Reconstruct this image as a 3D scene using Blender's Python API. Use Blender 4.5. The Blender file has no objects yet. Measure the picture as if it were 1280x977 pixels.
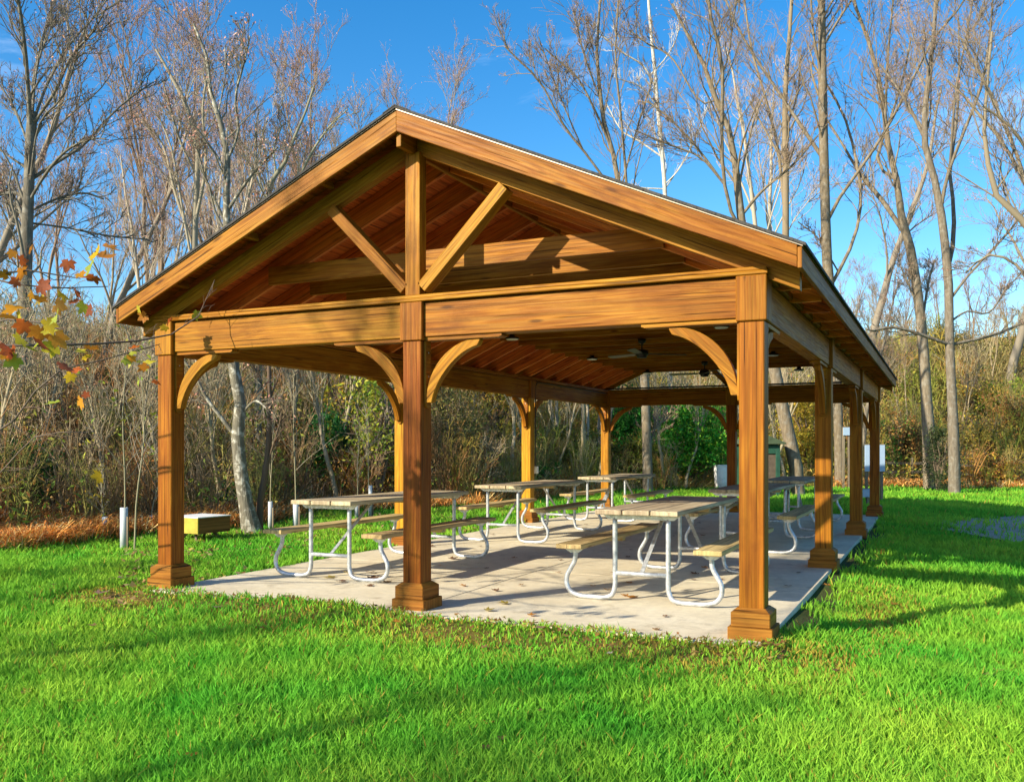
import bpy, math, random
import numpy as np
from mathutils import Vector, Matrix
random.seed(7); RNG = np.random.default_rng(11)
SC = bpy.context.scene; COL = SC.collection
S = 0.82                      # everything is built in survey units (eye height 1.63) and scaled once at the end
R = math.radians
# ---------------------------------------------------------------- survey geometry of the station point
F0, CY, YAW, X0, Y0, EYE = 1139.1, 559.2, R(-25.328), 1.4796, -8.0104, 1.63
CT, ST = math.cos(YAW), math.sin(YAW)
def at(u, v, d):
    a, b = (u-640)/F0, (CY-v)/F0
    return np.array([X0+d*(a*CT+ST), Y0+d*(-a*ST+CT), EYE+b*d])
EDGE_U = [-400, 20, 150, 300, 400, 600, 750, 900, 1200, 1600]
EDGE_D = [12.5, 14.6, 16.8, 18.6, 23, 25.4, 33, 35, 38, 40]
def terrain(x, y):
    x = np.asarray(x, float); y = np.asarray(y, float)
    dx, dy = x-X0, y-Y0
    r = dx*CT-dy*ST; d = dx*ST+dy*CT
    u = np.where(d > .5, 640+F0*r/np.maximum(d, .5), np.where(r > 0, 1600, -400)); u = np.clip(u, -400, 1600)
    e = np.interp(u, EDGE_U, EDGE_D); s = np.where(d > .5, d-e, -5.0)
    sl = np.interp(u, [-400, 300, 700, 1100, 1600], [.23, .24, .27, .29, .31])
    sc = 46-np.log1p(np.exp(np.clip((46-s)/3, -30, 30)))*3; sc = np.maximum(sc, 0)
    H = sl*(sc-4*(1-np.exp(-sc/4)))
    H = H+np.where(s > 0, np.minimum(s, 3)*.12*(np.sin(x*1.3+y*.7)+np.sin(x*.5-y*1.1))*.5, 0)
    base = -.05-.09*np.clip((x-.1)/1.2, 0, 1)*np.clip((y+1)/2, 0, 1)
    base = base+.06*np.clip(1-np.abs(y+.6)/.8, 0, 1)*((x < .3) & (x > -8))
    base = base+.018*(np.sin(x*1.1)*np.cos(y*.9)+np.sin(x*2.3+y*1.7)*.5)
    return base+H, s, u, d
def tz(x, y): return float(terrain(x, y)[0])
# ---------------------------------------------------------------- materials
def newmat(name):
    m = bpy.data.materials.new(name); m.use_nodes = True
    nt = m.node_tree; b = nt.nodes['Principled BSDF']
    return m, nt, b
def N(nt, t, **kw):
    n = nt.nodes.new(t)
    for k, v in kw.items():
        if k in n.inputs.keys() and not hasattr(n, k): n.inputs[k].default_value = v
        else:
            try: setattr(n, k, v)
            except Exception: n.inputs[k].default_value = v
    return n
def L(nt, a, b): nt.links.new(a, b)
def noise(nt, vec, scale, detail=4, rough=.55, dist=0):
    n = nt.nodes.new('ShaderNodeTexNoise'); n.inputs['Scale'].default_value = scale
    n.inputs['Detail'].default_value = detail; n.inputs['Roughness'].default_value = rough; n.inputs['Distortion'].default_value = dist
    L(nt, vec, n.inputs['Vector']); return n.outputs['Fac']
def ramp(nt, fac, stops):
    n = nt.nodes.new('ShaderNodeValToRGB'); e = n.color_ramp.elements
    while len(e) < len(stops): e.new(.5)
    for i, (p, c) in enumerate(stops):
        e[i].position = p; e[i].color = (*c, 1) if len(c) == 3 else c
    L(nt, fac, n.inputs['Fac']); return n.outputs['Color']
def mapr(nt, fac, a, b, c=0, d=1):
    n = nt.nodes.new('ShaderNodeMapRange'); L(nt, fac, n.inputs['Value'])
    n.inputs['From Min'].default_value = a; n.inputs['From Max'].default_value = b
    n.inputs['To Min'].default_value = c; n.inputs['To Max'].default_value = d; return n.outputs['Result']
def mix(nt, fac, a, b, mode='MIX'):
    n = nt.nodes.new('ShaderNodeMix'); n.data_type = 'RGBA'; n.blend_type = mode
    for i, val in ((0, fac), (6, a), (7, b)):
        if isinstance(val, (int, float)): n.inputs[i].default_value = val
        elif isinstance(val, tuple): n.inputs[i].default_value = (*val, 1)
        else: L(nt, val, n.inputs[i])
    return n.outputs[2]
def math_(nt, op, a, b=0.0):
    n = nt.nodes.new('ShaderNodeMath'); n.operation = op
    for i, v in enumerate((a, b)):
        if isinstance(v, (int, float)): n.inputs[i].default_value = v
        else: L(nt, v, n.inputs[i])
    return n.outputs[0]
def bump(nt, b, h, strength, dist):
    n = nt.nodes.new('ShaderNodeBump'); n.inputs['Strength'].default_value = strength; n.inputs['Distance'].default_value = dist
    L(nt, h, n.inputs['Height']); L(nt, n.outputs['Normal'], b.inputs['Normal'])
def uvvec(nt, su, sv):
    t = nt.nodes.new('ShaderNodeTexCoord'); m = nt.nodes.new('ShaderNodeMapping')
    m.inputs['Scale'].default_value = (su, sv, 1); L(nt, t.outputs['UV'], m.inputs['Vector']); return m.outputs['Vector']
def objvec(nt, k=1.0, scale=None):
    t = nt.nodes.new('ShaderNodeTexCoord'); m = nt.nodes.new('ShaderNodeMapping')
    q = k/S; m.inputs['Scale'].default_value = (q, q, q) if scale is None else tuple(q*c for c in scale)
    L(nt, t.outputs['Object'], m.inputs['Vector']); return m.outputs['Vector']

def wood(name, light, mid, dark, rough=.5, grain=1.0, knots=True, tint=None, lines=0.0, spec=.35):
    m, nt, b = newmat(name)
    n1 = noise(nt, uvvec(nt, .45, 5.5), 1.0, 2, .45)
    sep = nt.nodes.new('ShaderNodeSeparateXYZ'); L(nt, uvvec(nt, 1, 1), sep.inputs[0])
    ph = math_(nt, 'ADD', math_(nt, 'MULTIPLY', sep.outputs['Y'], 130.0), math_(nt, 'MULTIPLY', n1, 70.0))
    rings = mapr(nt, math_(nt, 'SINE', ph), -1, 1)
    rings = math_(nt, 'POWER', rings, 1.6)
    fine = noise(nt, uvvec(nt, 1.6, 48), 1.0, 4, .7)
    big = noise(nt, uvvec(nt, .9, 3), 1.0, 4, .6, .4)
    g = math_(nt, 'ADD', math_(nt, 'MULTIPLY', rings, .12*grain), math_(nt, 'MULTIPLY', fine, .42))
    g = math_(nt, 'ADD', g, math_(nt, 'MULTIPLY', big, .62))
    c = ramp(nt, g, [(.36, light), (.60, mid), (.92, dark)])
    oi = nt.nodes.new('ShaderNodeObjectInfo')
    hs = nt.nodes.new('ShaderNodeHueSaturation'); L(nt, c, hs.inputs['Color'])
    L(nt, mapr(nt, oi.outputs['Random'], 0, 1, .84, 1.14), hs.inputs['Value'])
    L(nt, mapr(nt, oi.outputs['Random'], 0, 1, .492, .508), hs.inputs['Hue']); c = hs.outputs['Color']
    if knots:
        v = nt.nodes.new('ShaderNodeTexVoronoi'); v.inputs['Scale'].default_value = 1.0; L(nt, uvvec(nt, 1.3, 6), v.inputs['Vector'])
        k = mapr(nt, v.outputs['Distance'], .05, .13, .75, 0)
        c = mix(nt, k, c, tuple(q*.35 for q in dark))
    crack = noise(nt, uvvec(nt, .8, 45), 1.0, 2, .4)
    ck = mapr(nt, crack, .655, .69, 0, .8); c = mix(nt, ck, c, tuple(q*.25 for q in dark))
    st1 = mapr(nt, noise(nt, uvvec(nt, .55, 26), 1.0, 3, .6), .32, .62, .62, 1.12); c = mix(nt, 1.0, c, st1, 'MULTIPLY')
    v2 = nt.nodes.new('ShaderNodeTexVoronoi'); v2.inputs['Scale'].default_value = 1.0; L(nt, uvvec(nt, .9, 9.5), v2.inputs['Vector']); wth = mapr(nt, v2.outputs['Distance'], .03, .11, .8, 0)
    c = mix(nt, wth, c, tuple(q*.3 for q in dark))
    blot = mapr(nt, noise(nt, uvvec(nt, 1.7, 2.2), 1.0, 5, .65), .55, .75, 0, .45)
    c = mix(nt, blot, c, tuple(q*.6 for q in dark))
    if lines:
        fr = math_(nt, 'FRACT', math_(nt, 'MULTIPLY', sep.outputs['Y'], lines))
        ln = mapr(nt, math_(nt, 'ABSOLUTE', math_(nt, 'SUBTRACT', fr, .5)), .0, .05, .55, 0)
        c = mix(nt, ln, c, tuple(q*.4 for q in dark))
    L(nt, c, b.inputs['Base Color']); b.inputs['Specular IOR Level'].default_value = spec
    L(nt, mapr(nt, fine, .3, .7, rough-.1, rough+.15), b.inputs['Roughness'])
    bump(nt, b, math_(nt, 'SUBTRACT', g, math_(nt, 'MULTIPLY', ck, 2.0)), .45, .004)
    return m
M = {}
M['wood'] = wood('cedar_stain', (.44, .205, .020), (.30, .112, .009), (.15, .040, .004), .5, spec=.12)
M['post'] = wood('cedar_post', (.38, .15, .013), (.26, .080, .007), (.13, .030, .003), .48, lines=14.0, spec=.12)
M['post_sunlit'] = wood('cedar_post_sunlit', (.58, .33, .03), (.44, .20, .012), (.2, .07, .005), .48, lines=14.0, spec=.12)  # same cedar as the other posts, warm sunlight painted into the colour
M['base'] = wood('cedar_base', (.36, .155, .026), (.27, .10, .015), (.17, .05, .009), .55, knots=False, spec=.12)
M['rafter'] = wood('rafter_wood', (.84, .29, .045), (.64, .165, .025), (.32, .065, .011), .6)
M['deck'] = wood('roof_boards', (.62, .13, .022), (.46, .08, .015), (.20, .034, .007), .75, knots=True)
M['table'] = wood('weathered_plank', (.60, .50, .33), (.42, .33, .21), (.20, .15, .10), .75, .7, tint=None, spec=.2)
M['bench'] = wood('bench_plank', (.62, .47, .22), (.46, .33, .14), (.24, .16, .07), .7, .7, spec=.2)
M['rail'] = wood('grey_rail', (.30, .24, .17), (.19, .15, .10), (.08, .06, .045), .85, .5, spec=.1)
M['crate_side'] = wood('crate_side', (.34, .17, .05), (.27, .12, .035), (.17, .07, .02), .8, .5, knots=False, spec=.15)
def plain(name, c, rough=.6, metal=0, var=.12, scale=8, bumpy=0, spec=.4):
    m, nt, b = newmat(name)
    n = noise(nt, objvec(nt), scale, 5, .6)
    lo = tuple(q*(1-var) for q in c); hi = tuple(min(1, q*(1+var)) for q in c)
    L(nt, ramp(nt, n, [(.3, lo), (.7, hi)]), b.inputs['Base Color'])
    b.inputs['Roughness'].default_value = rough; b.inputs['Metallic'].default_value = metal; b.inputs['Specular IOR Level'].default_value = spec
    if bumpy: bump(nt, b, n, .4, bumpy)
    return m
M['galv'] = plain('galvanised_pipe', (.50, .52, .54), .40, .5, .35, 20)
M['black'] = plain('black_metal', (.02, .02, .022), .4, .3)
M['blade'] = plain('fan_blade', (.13, .12, .11), .5)
M['lens'] = plain('lamp_lens', (.75, .74, .70), .3)
M['white'] = plain('white_plastic', (.78, .77, .74), .5, 0, .06, 5)
M['tube'] = plain('tree_tube', (.52, .56, .58), .55, 0, .12, 9)
M['drip'] = plain('drip_edge', (.30, .25, .19), .4, .5)
M['yellow'] = plain('yellow_paint', (.42, .34, .04), .6, 0, .25, 6)
M['green'] = plain('green_paint', (.018, .075, .045), .6, 0, .2, 5)
M['shedroof'] = plain('shed_roof', (.07, .10, .05), .8, 0, .3, 5)
M['shedpanel'] = plain('shed_panel', (.11, .08, .055), .8, 0, .3, 9)
M['sign'] = plain('sign_panel', (.34, .45, .58), .5, 0, .06, 4)
M['conduit'] = plain('conduit', (.06, .055, .05), .5, .3)
M['pipe_white'] = plain('pale_conduit', (.45, .42, .38), .5)
def shingle():
    m, nt, b = newmat('shingles'); v = uvvec(nt, 1, 1)
    br = nt.nodes.new('ShaderNodeTexBrick'); L(nt, v, br.inputs['Vector']); br.inputs['Scale'].default_value = 3.2
    br.inputs['Color1'].default_value = (.035, .03, .028, 1); br.inputs['Color2'].default_value = (.07, .06, .052, 1); br.inputs['Mortar'].default_value = (.012, .01, .01, 1)
    n = noise(nt, v, 60, 3); c = mix(nt, .5, br.outputs['Color'], ramp(nt, n, [(.3, (.02, .02, .02)), (.8, (.11, .10, .09))]))
    L(nt, c, b.inputs['Base Color']); b.inputs['Roughness'].default_value = .9; return m
M['shingle'] = shingle()
def concrete():
    m, nt, b = newmat('concrete'); v = objvec(nt)
    a = noise(nt, v, .9, 6, .65); c = noise(nt, v, 9, 6, .7); f = noise(nt, v, 120, 3, .6)
    col = ramp(nt, a, [(.3, (.60, .50, .33)), (.5, (.76, .66, .46)), (.72, (.86, .77, .58))])
    col = mix(nt, mapr(nt, c, .35, .75, 0, .5), col, (.40, .35, .26)); col = mix(nt, mapr(nt, f, .3, .7, .18, 0), col, (.2, .18, .14))
    st = mapr(nt, noise(nt, v, 2.6, 5, .7, .6), .56, .72, 0, .65); col = mix(nt, st, col, (.30, .235, .14))
    vo = nt.nodes.new('ShaderNodeTexVoronoi'); vo.feature = 'F1'; vo.inputs['Scale'].default_value = 7; L(nt, v, vo.inputs['Vector'])
    col = mix(nt, mapr(nt, vo.outputs['Distance'], .03, .07, .55, 0), col, (.16, .10, .05))
    L(nt, col, b.inputs['Base Color']); b.inputs['Roughness'].default_value = .85
    bump(nt, b, math_(nt, 'ADD', f, math_(nt, 'MULTIPLY', c, 2)), .3, .003); return m
M['concrete'] = concrete()
M['joint'] = plain('joint_shadow', (.10, .085, .06), .95)
def attrmat(name, rough=.8, trans=0.0, mottle=0.0, mscale=10, spec=.2, mcol=(.5, .5, .47), bumpy=0):
    m, nt, b = newmat(name)
    a = nt.nodes.new('ShaderNodeAttribute'); a.attribute_name = 'Col'; c = a.outputs['Color']
    if mottle:
        n = noise(nt, objvec(nt), mscale, 5, .65, .5); c = mix(nt, mapr(nt, n, .5, .62, 0, mottle), c, mcol)
        n2 = noise(nt, objvec(nt, 1, (1, 1, .2)), mscale*3, 4, .6); c = mix(nt, mapr(nt, n2, .35, .65, .5, 0), c, (.05, .04, .03))
        if bumpy: bump(nt, b, n2, .8, bumpy)
    L(nt, c, b.inputs['Base Color']); b.inputs['Roughness'].default_value = rough; b.inputs['Specular IOR Level'].default_value = spec
    if trans:
        t = nt.nodes.new('ShaderNodeBsdfTranslucent'); L(nt, c, t.inputs['Color'])
        x = nt.nodes.new('ShaderNodeMixShader'); x.inputs[0].default_value = trans
        o = nt.nodes['Material Output']; L(nt, b.outputs[0], x.inputs[1]); L(nt, t.outputs[0], x.inputs[2]); L(nt, x.outputs[0], o.inputs['Surface'])
    return m
M['bark'] = attrmat('bark', .9, 0, .0)
M['bark_rough'] = attrmat('bark_rough', .9, 0, .35, 5, mcol=(.42, .41, .36), bumpy=.02)
M['bark_syc'] = attrmat('bark_sycamore', .85, 0, .85, 7, mcol=(.66, .63, .52), bumpy=.02)
M['twig'] = attrmat('twigs', .9)
M['grass'] = attrmat('grass_blade', .7, .4, spec=.1)
M['brush'] = attrmat('brush', .85, .15)
M['leaf'] = attrmat('leaf', .55, .42, spec=.3)
def groundmat():
    m, nt, b = newmat('ground'); v = objvec(nt)
    a = nt.nodes.new('ShaderNodeAttribute'); a.attribute_name = 'Col'
    n = noise(nt, v, 3, 6, .7); f = noise(nt, v, 40, 4, .7)
    c = mix(nt, mapr(nt, f, .3, .7, .55, 0), a.outputs['Color'], (.03, .025, .012)); c = mix(nt, mapr(nt, n, .45, .7, 0, .35), c, (.12, .09, .03))
    L(nt, c, b.inputs['Base Color']); b.inputs['Roughness'].default_value = .95; b.inputs['Specular IOR Level'].default_value = .1
    bump(nt, b, f, .7, .03); return m
M['ground'] = groundmat()
def gravel():
    m, nt, b = newmat('gravel'); v = objvec(nt)
    f = noise(nt, v, 45, 5, .75); n = noise(nt, v, 2, 4)
    c = ramp(nt, f, [(.3, (.20, .165, .12)), (.7, (.52, .44, .33))]); c = mix(nt, mapr(nt, n, .5, .7, 0, .6), c, (.07, .12, .04))
    L(nt, c, b.inputs['Base Color']); b.inputs['Roughness'].default_value = .95; bump(nt, b, f, .8, .02); return m
M['gravel'] = gravel()
# ---------------------------------------------------------------- object helpers
def tag(o, label=None, cat=None, group=None, kind=None):
    if label: o['label'] = label
    if cat: o['category'] = cat
    if group: o['group'] = group
    if kind: o['kind'] = kind
    return o
def thing(name, label, cat, loc=(0, 0, 0), rz=0, group=None, scale=1):
    o = bpy.data.objects.new(name, None); COL.objects.link(o); o.location = loc; o.rotation_euler = (0, 0, rz); o.scale = (scale,)*3
    o.empty_display_size = .2
    return tag(o, label, cat, group)
def link(name, me, parent=None, loc=None):
    o = bpy.data.objects.new(name, me); COL.objects.link(o)
    if parent is not None: o.parent = parent
    if loc is not None: o.location = loc
    return o
def copy_tree(o, parent=None, **kw):
    c = o.copy(); COL.objects.link(c)
    if parent is not None: c.parent = parent
    for ch in list(o.children): copy_tree(ch, c)
    for k, v in kw.items():
        if k in ('label', 'group', 'category'): c[k] = v
        else: setattr(c, k, v)
    return c
class MB:
    def __init__(s): s.v = []; s.f = []; s.uv = []; s.m = []; s.sm = []
    def poly(s, pts, uvs=None, m=0, smooth=False):
        i = len(s.v); s.v += [tuple(p) for p in pts]; s.f.append(tuple(range(i, i+len(pts))))
        s.uv += uvs if uvs else [(p[0], p[1]) for p in pts]; s.m.append(m); s.sm.append(smooth)
    def beam(s, p0, p1, w, h, up=(0, 0, 1), m=0, cut0=0, cut1=0):
        """box from p0 to p1, w across, h along 'up'; cut0/cut1 slide the upper edge along the length at each end"""
        p0, p1 = Vector(p0), Vector(p1); t = (p1-p0).normalized(); up = Vector(up); a = t.cross(up).normalized()*w/2; n = a.cross(t).normalized()*h/2
        Ln = (p1-p0).length; o = random.random()*20; q = random.random()*20
        c0 = [p0-a-n, p0+a-n, p0+a+n+t*cut0, p0-a+n+t*cut0]; c1 = [p1-a-n, p1+a-n, p1+a+n+t*cut1, p1-a+n+t*cut1]
        vv = [0, w, w+h, 2*w+h, 2*w+2*h]
        for k in range(4):
            j = (k+1) % 4
            s.poly([c0[k], c1[k], c1[j], c0[j]], [(o, q+vv[k]), (o+Ln, q+vv[k]), (o+Ln, q+vv[k+1]), (o, q+vv[k+1])], m)
        s.poly([c0[3], c0[2], c0[1], c0[0]], [(o, q), (o, q+w), (o+h*.3, q+w), (o+h*.3, q)], m); s.poly(c1, [(o, q), (o, q+w), (o+h*.3, q+w), (o+h*.3, q)], m)
        return s
    def box(s, x0, x1, y0, y1, z0, z1, ax='z', m=0):
        cx, cy, cz = (x0+x1)/2, (y0+y1)/2, (z0+z1)/2
        if ax == 'z': s.beam((cx, cy, z0), (cx, cy, z1), x1-x0, y1-y0, (0, 1, 0), m)
        elif ax == 'x': s.beam((x0, cy, cz), (x1, cy, cz), y1-y0, z1-z0, (0, 0, 1), m)
        else: s.beam((cx, y0, cz), (cx, y1, cz), x1-x0, z1-z0, (0, 0, 1), m)
        return s
    def frustum(s, cx, cy, z0, z1, w0, w1, m=0):
        a = [(cx+i*w0/2, cy+j*w0/2, z0) for i, j in ((-1, -1), (1, -1), (1, 1), (-1, 1))]; b = [(cx+i*w1/2, cy+j*w1/2, z1) for i, j in ((-1, -1), (1, -1), (1, 1), (-1, 1))]
        q = random.random()*9
        for k in range(4):
            j = (k+1) % 4; s.poly([a[k], a[j], b[j], b[k]], [(q, q+k), (q+w0, q+k), (q+w0, q+k+z1-z0), (q, q+k+z1-z0)], m)
        s.poly(b, None, m); s.poly(a[::-1], None, m); return s
    def lathe(s, prof, c=(0, 0, 0), n=20, m=0, smooth=True):
        for (r0, z0), (r1, z1) in zip(prof[:-1], prof[1:]):
            for k in range(n):
                a0, a1 = 2*math.pi*k/n, 2*math.pi*(k+1)/n
                P = [(c[0]+r0*math.cos(a0), c[1]+r0*math.sin(a0), c[2]+z0), (c[0]+r0*math.cos(a1), c[1]+r0*math.sin(a1), c[2]+z0), (c[0]+r1*math.cos(a1), c[1]+r1*math.sin(a1), c[2]+z1), (c[0]+r1*math.cos(a0), c[1]+r1*math.sin(a0), c[2]+z1)]
                if r0 < 1e-6: P = [P[0], P[2], P[3]]
                elif r1 < 1e-6: P = P[:3]
                s.poly(P, None, m, smooth)
        return s
    def tube(s, pts, r, n=10, m=0, caps=True):
        P = np.array(pts, float)[None]; Rr = np.full(P.shape[:2], r) if np.isscalar(r) else np.array(r, float)[None]
        V, Fq = tubes(P, Rr, n); i = len(s.v)
        for f in Fq: s.poly([V[k] for k in f], None, m, True)
        if caps:
            s.poly([V[k] for k in range(n)][::-1], None, m); s.poly([V[len(V)-n+k] for k in range(n)], None, m)
        return s
    def extrude(s, outline, axis_o, ax_u, ax_v, ax_w, w, m=0):
        """closed 2D outline in (u,v), thick w along ax_w, centred"""
        o, U, V, W = map(Vector, (axis_o, ax_u, ax_v, ax_w)); q = random.random()*20
        A = [o+U*a+V*b-W*w/2 for a, b in outline]; B = [p+W*w for p in A]; nn = len(A); ln = 0
        for k in range(nn):
            j = (k+1) % nn; d = (A[j]-A[k]).length; s.poly([A[k], A[j], B[j], B[k]], [(q+ln, q), (q+ln+d, q), (q+ln+d, q+w), (q+ln, q+w)], m); ln += d
        s.poly(A[::-1], [(q+a, q+b) for a, b in outline][::-1], m); s.poly(B, [(q+a, q+b) for a, b in outline], m); return s
    def build(s, name, mats, parent=None, bevel=0, loc=None, off=None):
        me = bpy.data.meshes.new(name)
        V = s.v if off is None else [(a-off[0], b-off[1], c-off[2]) for a, b, c in s.v]
        me.from_pydata(V, [], s.f)
        uvl = me.uv_layers.new(name='UVMap'); uvl.data.foreach_set('uv', np.array(s.uv, dtype=np.float32).ravel())
        for mm in (mats if isinstance(mats, (list, tuple)) else [mats]): me.materials.append(mm)
        me.polygons.foreach_set('material_index', s.m); me.polygons.foreach_set('use_smooth', s.sm)
        import bmesh
        bm = bmesh.new(); bm.from_mesh(me); bmesh.ops.remove_doubles(bm, verts=bm.verts, dist=1e-5); bmesh.ops.recalc_face_normals(bm, faces=bm.faces); bm.to_mesh(me); bm.free()
        me.update(); o = link(name, me, parent, loc)
        if bevel:
            b = o.modifiers.new('edge', 'BEVEL'); b.width = bevel; b.segments = 1; b.limit_method = 'ANGLE'; b.angle_limit = R(40)
        return o
def norm(a): return a/np.maximum(np.linalg.norm(a, axis=-1, keepdims=True), 1e-9)
def tubes(P, Rr, ns):
    """P (n,k,3) centre lines, Rr (n,k) radii -> vertices, quads"""
    n, k, _ = P.shape
    T = np.gradient(P, axis=1); T = norm(T)
    ref = np.eye(3)[np.argmin(np.abs(T).max(axis=1), axis=1)][:, None]
    A = norm(np.cross(T, ref)); B = np.cross(T, A)
    an = np.arange(ns)*2*np.pi/ns
    V = P[:, :, None]+Rr[:, :, None, None]*(np.cos(an)[None, None, :, None]*A[:, :, None]+np.sin(an)[None, None, :, None]*B[:, :, None])
    V = V.reshape(-1, 3)
    base = (np.arange(n)*k*ns)[:, None, None]; ring = (np.arange(k-1)*ns)[None, :, None]; a = np.arange(ns)[None, None]; a2 = (a+1) % ns
    q = np.stack([base+ring+a, base+ring+a2, base+ring+ns+a2, base+ring+ns+a], -1).reshape(-1, 4)
    return V, q
def raw(name, V, Fc, col, mat, parent=None, smooth=False, loc=None):
    """fast mesh from numpy; Fc (m,3) or (m,4); col (nv,3)"""
    me = bpy.data.meshes.new(name); V = np.ascontiguousarray(V, dtype=np.float32); Fc = np.ascontiguousarray(Fc, dtype=np.int32)
    m, c = Fc.shape; me.vertices.add(len(V)); me.vertices.foreach_set('co', V.ravel())
    me.loops.add(m*c); me.loops.foreach_set('vertex_index', Fc.ravel()); me.polygons.add(m)
    me.polygons.foreach_set('loop_start', np.arange(m, dtype=np.int32)*c)
    if smooth: me.polygons.foreach_set('use_smooth', np.ones(m, dtype=bool))
    me.materials.append(mat); me.update(calc_edges=True)
    a = me.color_attributes.new('Col', 'FLOAT_COLOR', 'POINT'); cc = np.ones((len(V), 4), np.float32); cc[:, :3] = col; a.data.foreach_set('color', cc.ravel())
    return link(name, me, parent, loc)
class Acc:
    def __init__(s): s.V = []; s.F = []; s.C = []; s.n = 0
    def add(s, V, Fq, C):
        V = np.asarray(V); s.V.append(V); s.F.append(np.asarray(Fq)+s.n); s.n += len(V)
        C = np.asarray(C, float); s.C.append(np.broadcast_to(C, (len(V), 3)) if C.ndim == 1 else C)
    def build(s, name, mat, parent=None, smooth=False, off=None):
        V = np.concatenate(s.V)
        if off is not None: V = V-np.asarray(off)
        return raw(name, V, np.concatenate(s.F), np.concatenate(s.C), mat, parent, smooth)
# ================================================================ SETTING
def ground():
    rad = np.concatenate([[0.01], np.geomspace(.8, 420, 150)]); na = 300
    an = np.arange(na)*2*np.pi/na; X = X0+rad[:, None]*np.cos(an); Y = Y0+rad[:, None]*np.sin(an)
    # finer steps along the lawn edge come from the polar spacing round the viewpoint
    z, s, u, d = terrain(X, Y)
    inside = (X > -6.7) & (X < -.2) & (Y > .2) & (Y < 15.2); z = np.where(inside, -.2, z)
    lawn = np.array([.06, .18, .012]); litter = np.array([.28, .18, .08]); field = np.array([.13, .22, .04]); soil = np.array([.10, .075, .05])
    w = np.clip((s+.3)/1.0, 0, 1)[..., None]; c = lawn*(1-w)+litter*w
    v2 = .5+.5*np.sin(X*.35+np.sin(Y*.3)*2)*np.cos(Y*.27+X*.1); c = c*(1-.0*w)+w*(np.array([.02, .04, -.01])*v2[..., None])
    f = np.clip((s-44)/4, 0, 1)[..., None]*np.clip((700-u)/200, 0, 1)[..., None]; c = c*(1-f)+field*f
    ds = np.clip(1-np.abs(X-.35)/.35, 0, 1)*((Y > -.2) & (Y < 15.4)); c = c*(1-ds[..., None])+soil*ds[..., None]
    ms = np.clip(1.15-np.abs(Y+.85)/.9, 0, 1)*((X > -7.6) & (X < .9))*np.clip(.75+.5*np.sin(X*2.1)*np.cos(Y*3+X), .2, 1); ms2 = np.clip(1-np.abs(X-.9)/.5, 0, 1)*((Y > -.5) & (Y < 4.5))*.8; ms = np.maximum(ms, ms2)[..., None]
    c = c*(1-ms)+np.array([.30, .20, .05])*ms
    V = np.stack([X, Y, z], -1).reshape(-1, 3); k = len(rad)
    i = np.arange(k-1)[:, None]*na; j = np.arange(na)[None]; j2 = (j+1) % na
    Q = np.stack([i+j, i+na+j, i+na+j2, i+j2], -1).reshape(-1, 4)
    o = raw('ground', V, Q[:, ::-1] if False else Q, c.reshape(-1, 3), M['ground'], smooth=True)
    tag(o, kind='structure')
ground()
SLX0, SLX1, SLY0, SLY1 = -6.74, .12, -.36, 15.62
mb = MB()
xs = [SLX0, -3.384, SLX1]; ys = [SLY0, 3.0, 6.4, 9.6, 12.6, SLY1]; g = .006
for i in range(2):
    for j in range(5):
        mb.box(xs[i]+(g if i else 0), xs[i+1]-(0 if i else g), ys[j]+(g if j else 0), ys[j+1]-(g if j < 4 else 0), -.16, 0, 'x')
o = mb.build('concrete_slab', M['concrete'], bevel=.006); tag(o, kind='structure')
o['label'] = 'pale concrete floor slab under the timber pavilion'
# gravel track in the shade on the right
def track():
    cx = np.linspace(1.0, 34, 60); ya = 10.4+.6*np.sin(cx*.4)-.05*cx; yb = 18.2+.6*np.sin(cx*.3+1)+.1*cx
    ya = np.where(cx < 3, ya+(3-cx)*1.8, ya); yb = np.where(cx < 3, yb-(3-cx)*1.2, yb); k = 14
    t = np.linspace(0, 1, k)[None]; X = np.repeat(cx[:, None], k, 1); Y = ya[:, None]*(1-t)+yb[:, None]*t
    Z = terrain(X, Y)[0]+.012; V = np.stack([X, Y, Z], -1).reshape(-1, 3); i = np.arange(59)[:, None]*k; j = np.arange(k-1)[None]
    Q = np.stack([i+j, i+k+j, i+k+j+1, i+j+1], -1).reshape(-1, 4); tag(raw('gravel_track', V, Q, (.3, .3, .3), M['gravel'], smooth=True), kind='structure')
track()
# ================================================================ PAVILION
XR, XM, XL = 0.0, -3.384, -6.768; YS = [0, 5.118, 10.236, 15.354]; PW = .213
pav = thing('picnic_pavilion', 'large open timber pavilion with gabled roof over the concrete floor', 'pavilion', (XM, 0, 0))
PO = (XM, 0, 0)
def part(name, mb, mat, parent=pav, bevel=.005, off=PO): return mb.build(name, mat, parent, bevel, off=off)
def brace_outline(r=.66, t=.098):
    o = []; n = 14
    for k in range(n+1): a = math.pi/2*k/n; o.append((r-r*math.cos(a), r*math.sin(a)))
    o.append((r+.03, r)); o.append((r+.03, r-.02))
    for k in range(n, -1, -1): a = math.pi/2*k/n; ri = r-(.07+.062*math.sin(2*a)); o.append((r-ri*math.cos(a)*1.0, ri*math.sin(a)))
    return o
BO = [(a*.885, b*.94) for a, b in brace_outline(t=.092)]
ZC = 2.711; ZB0 = 2.745
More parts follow.
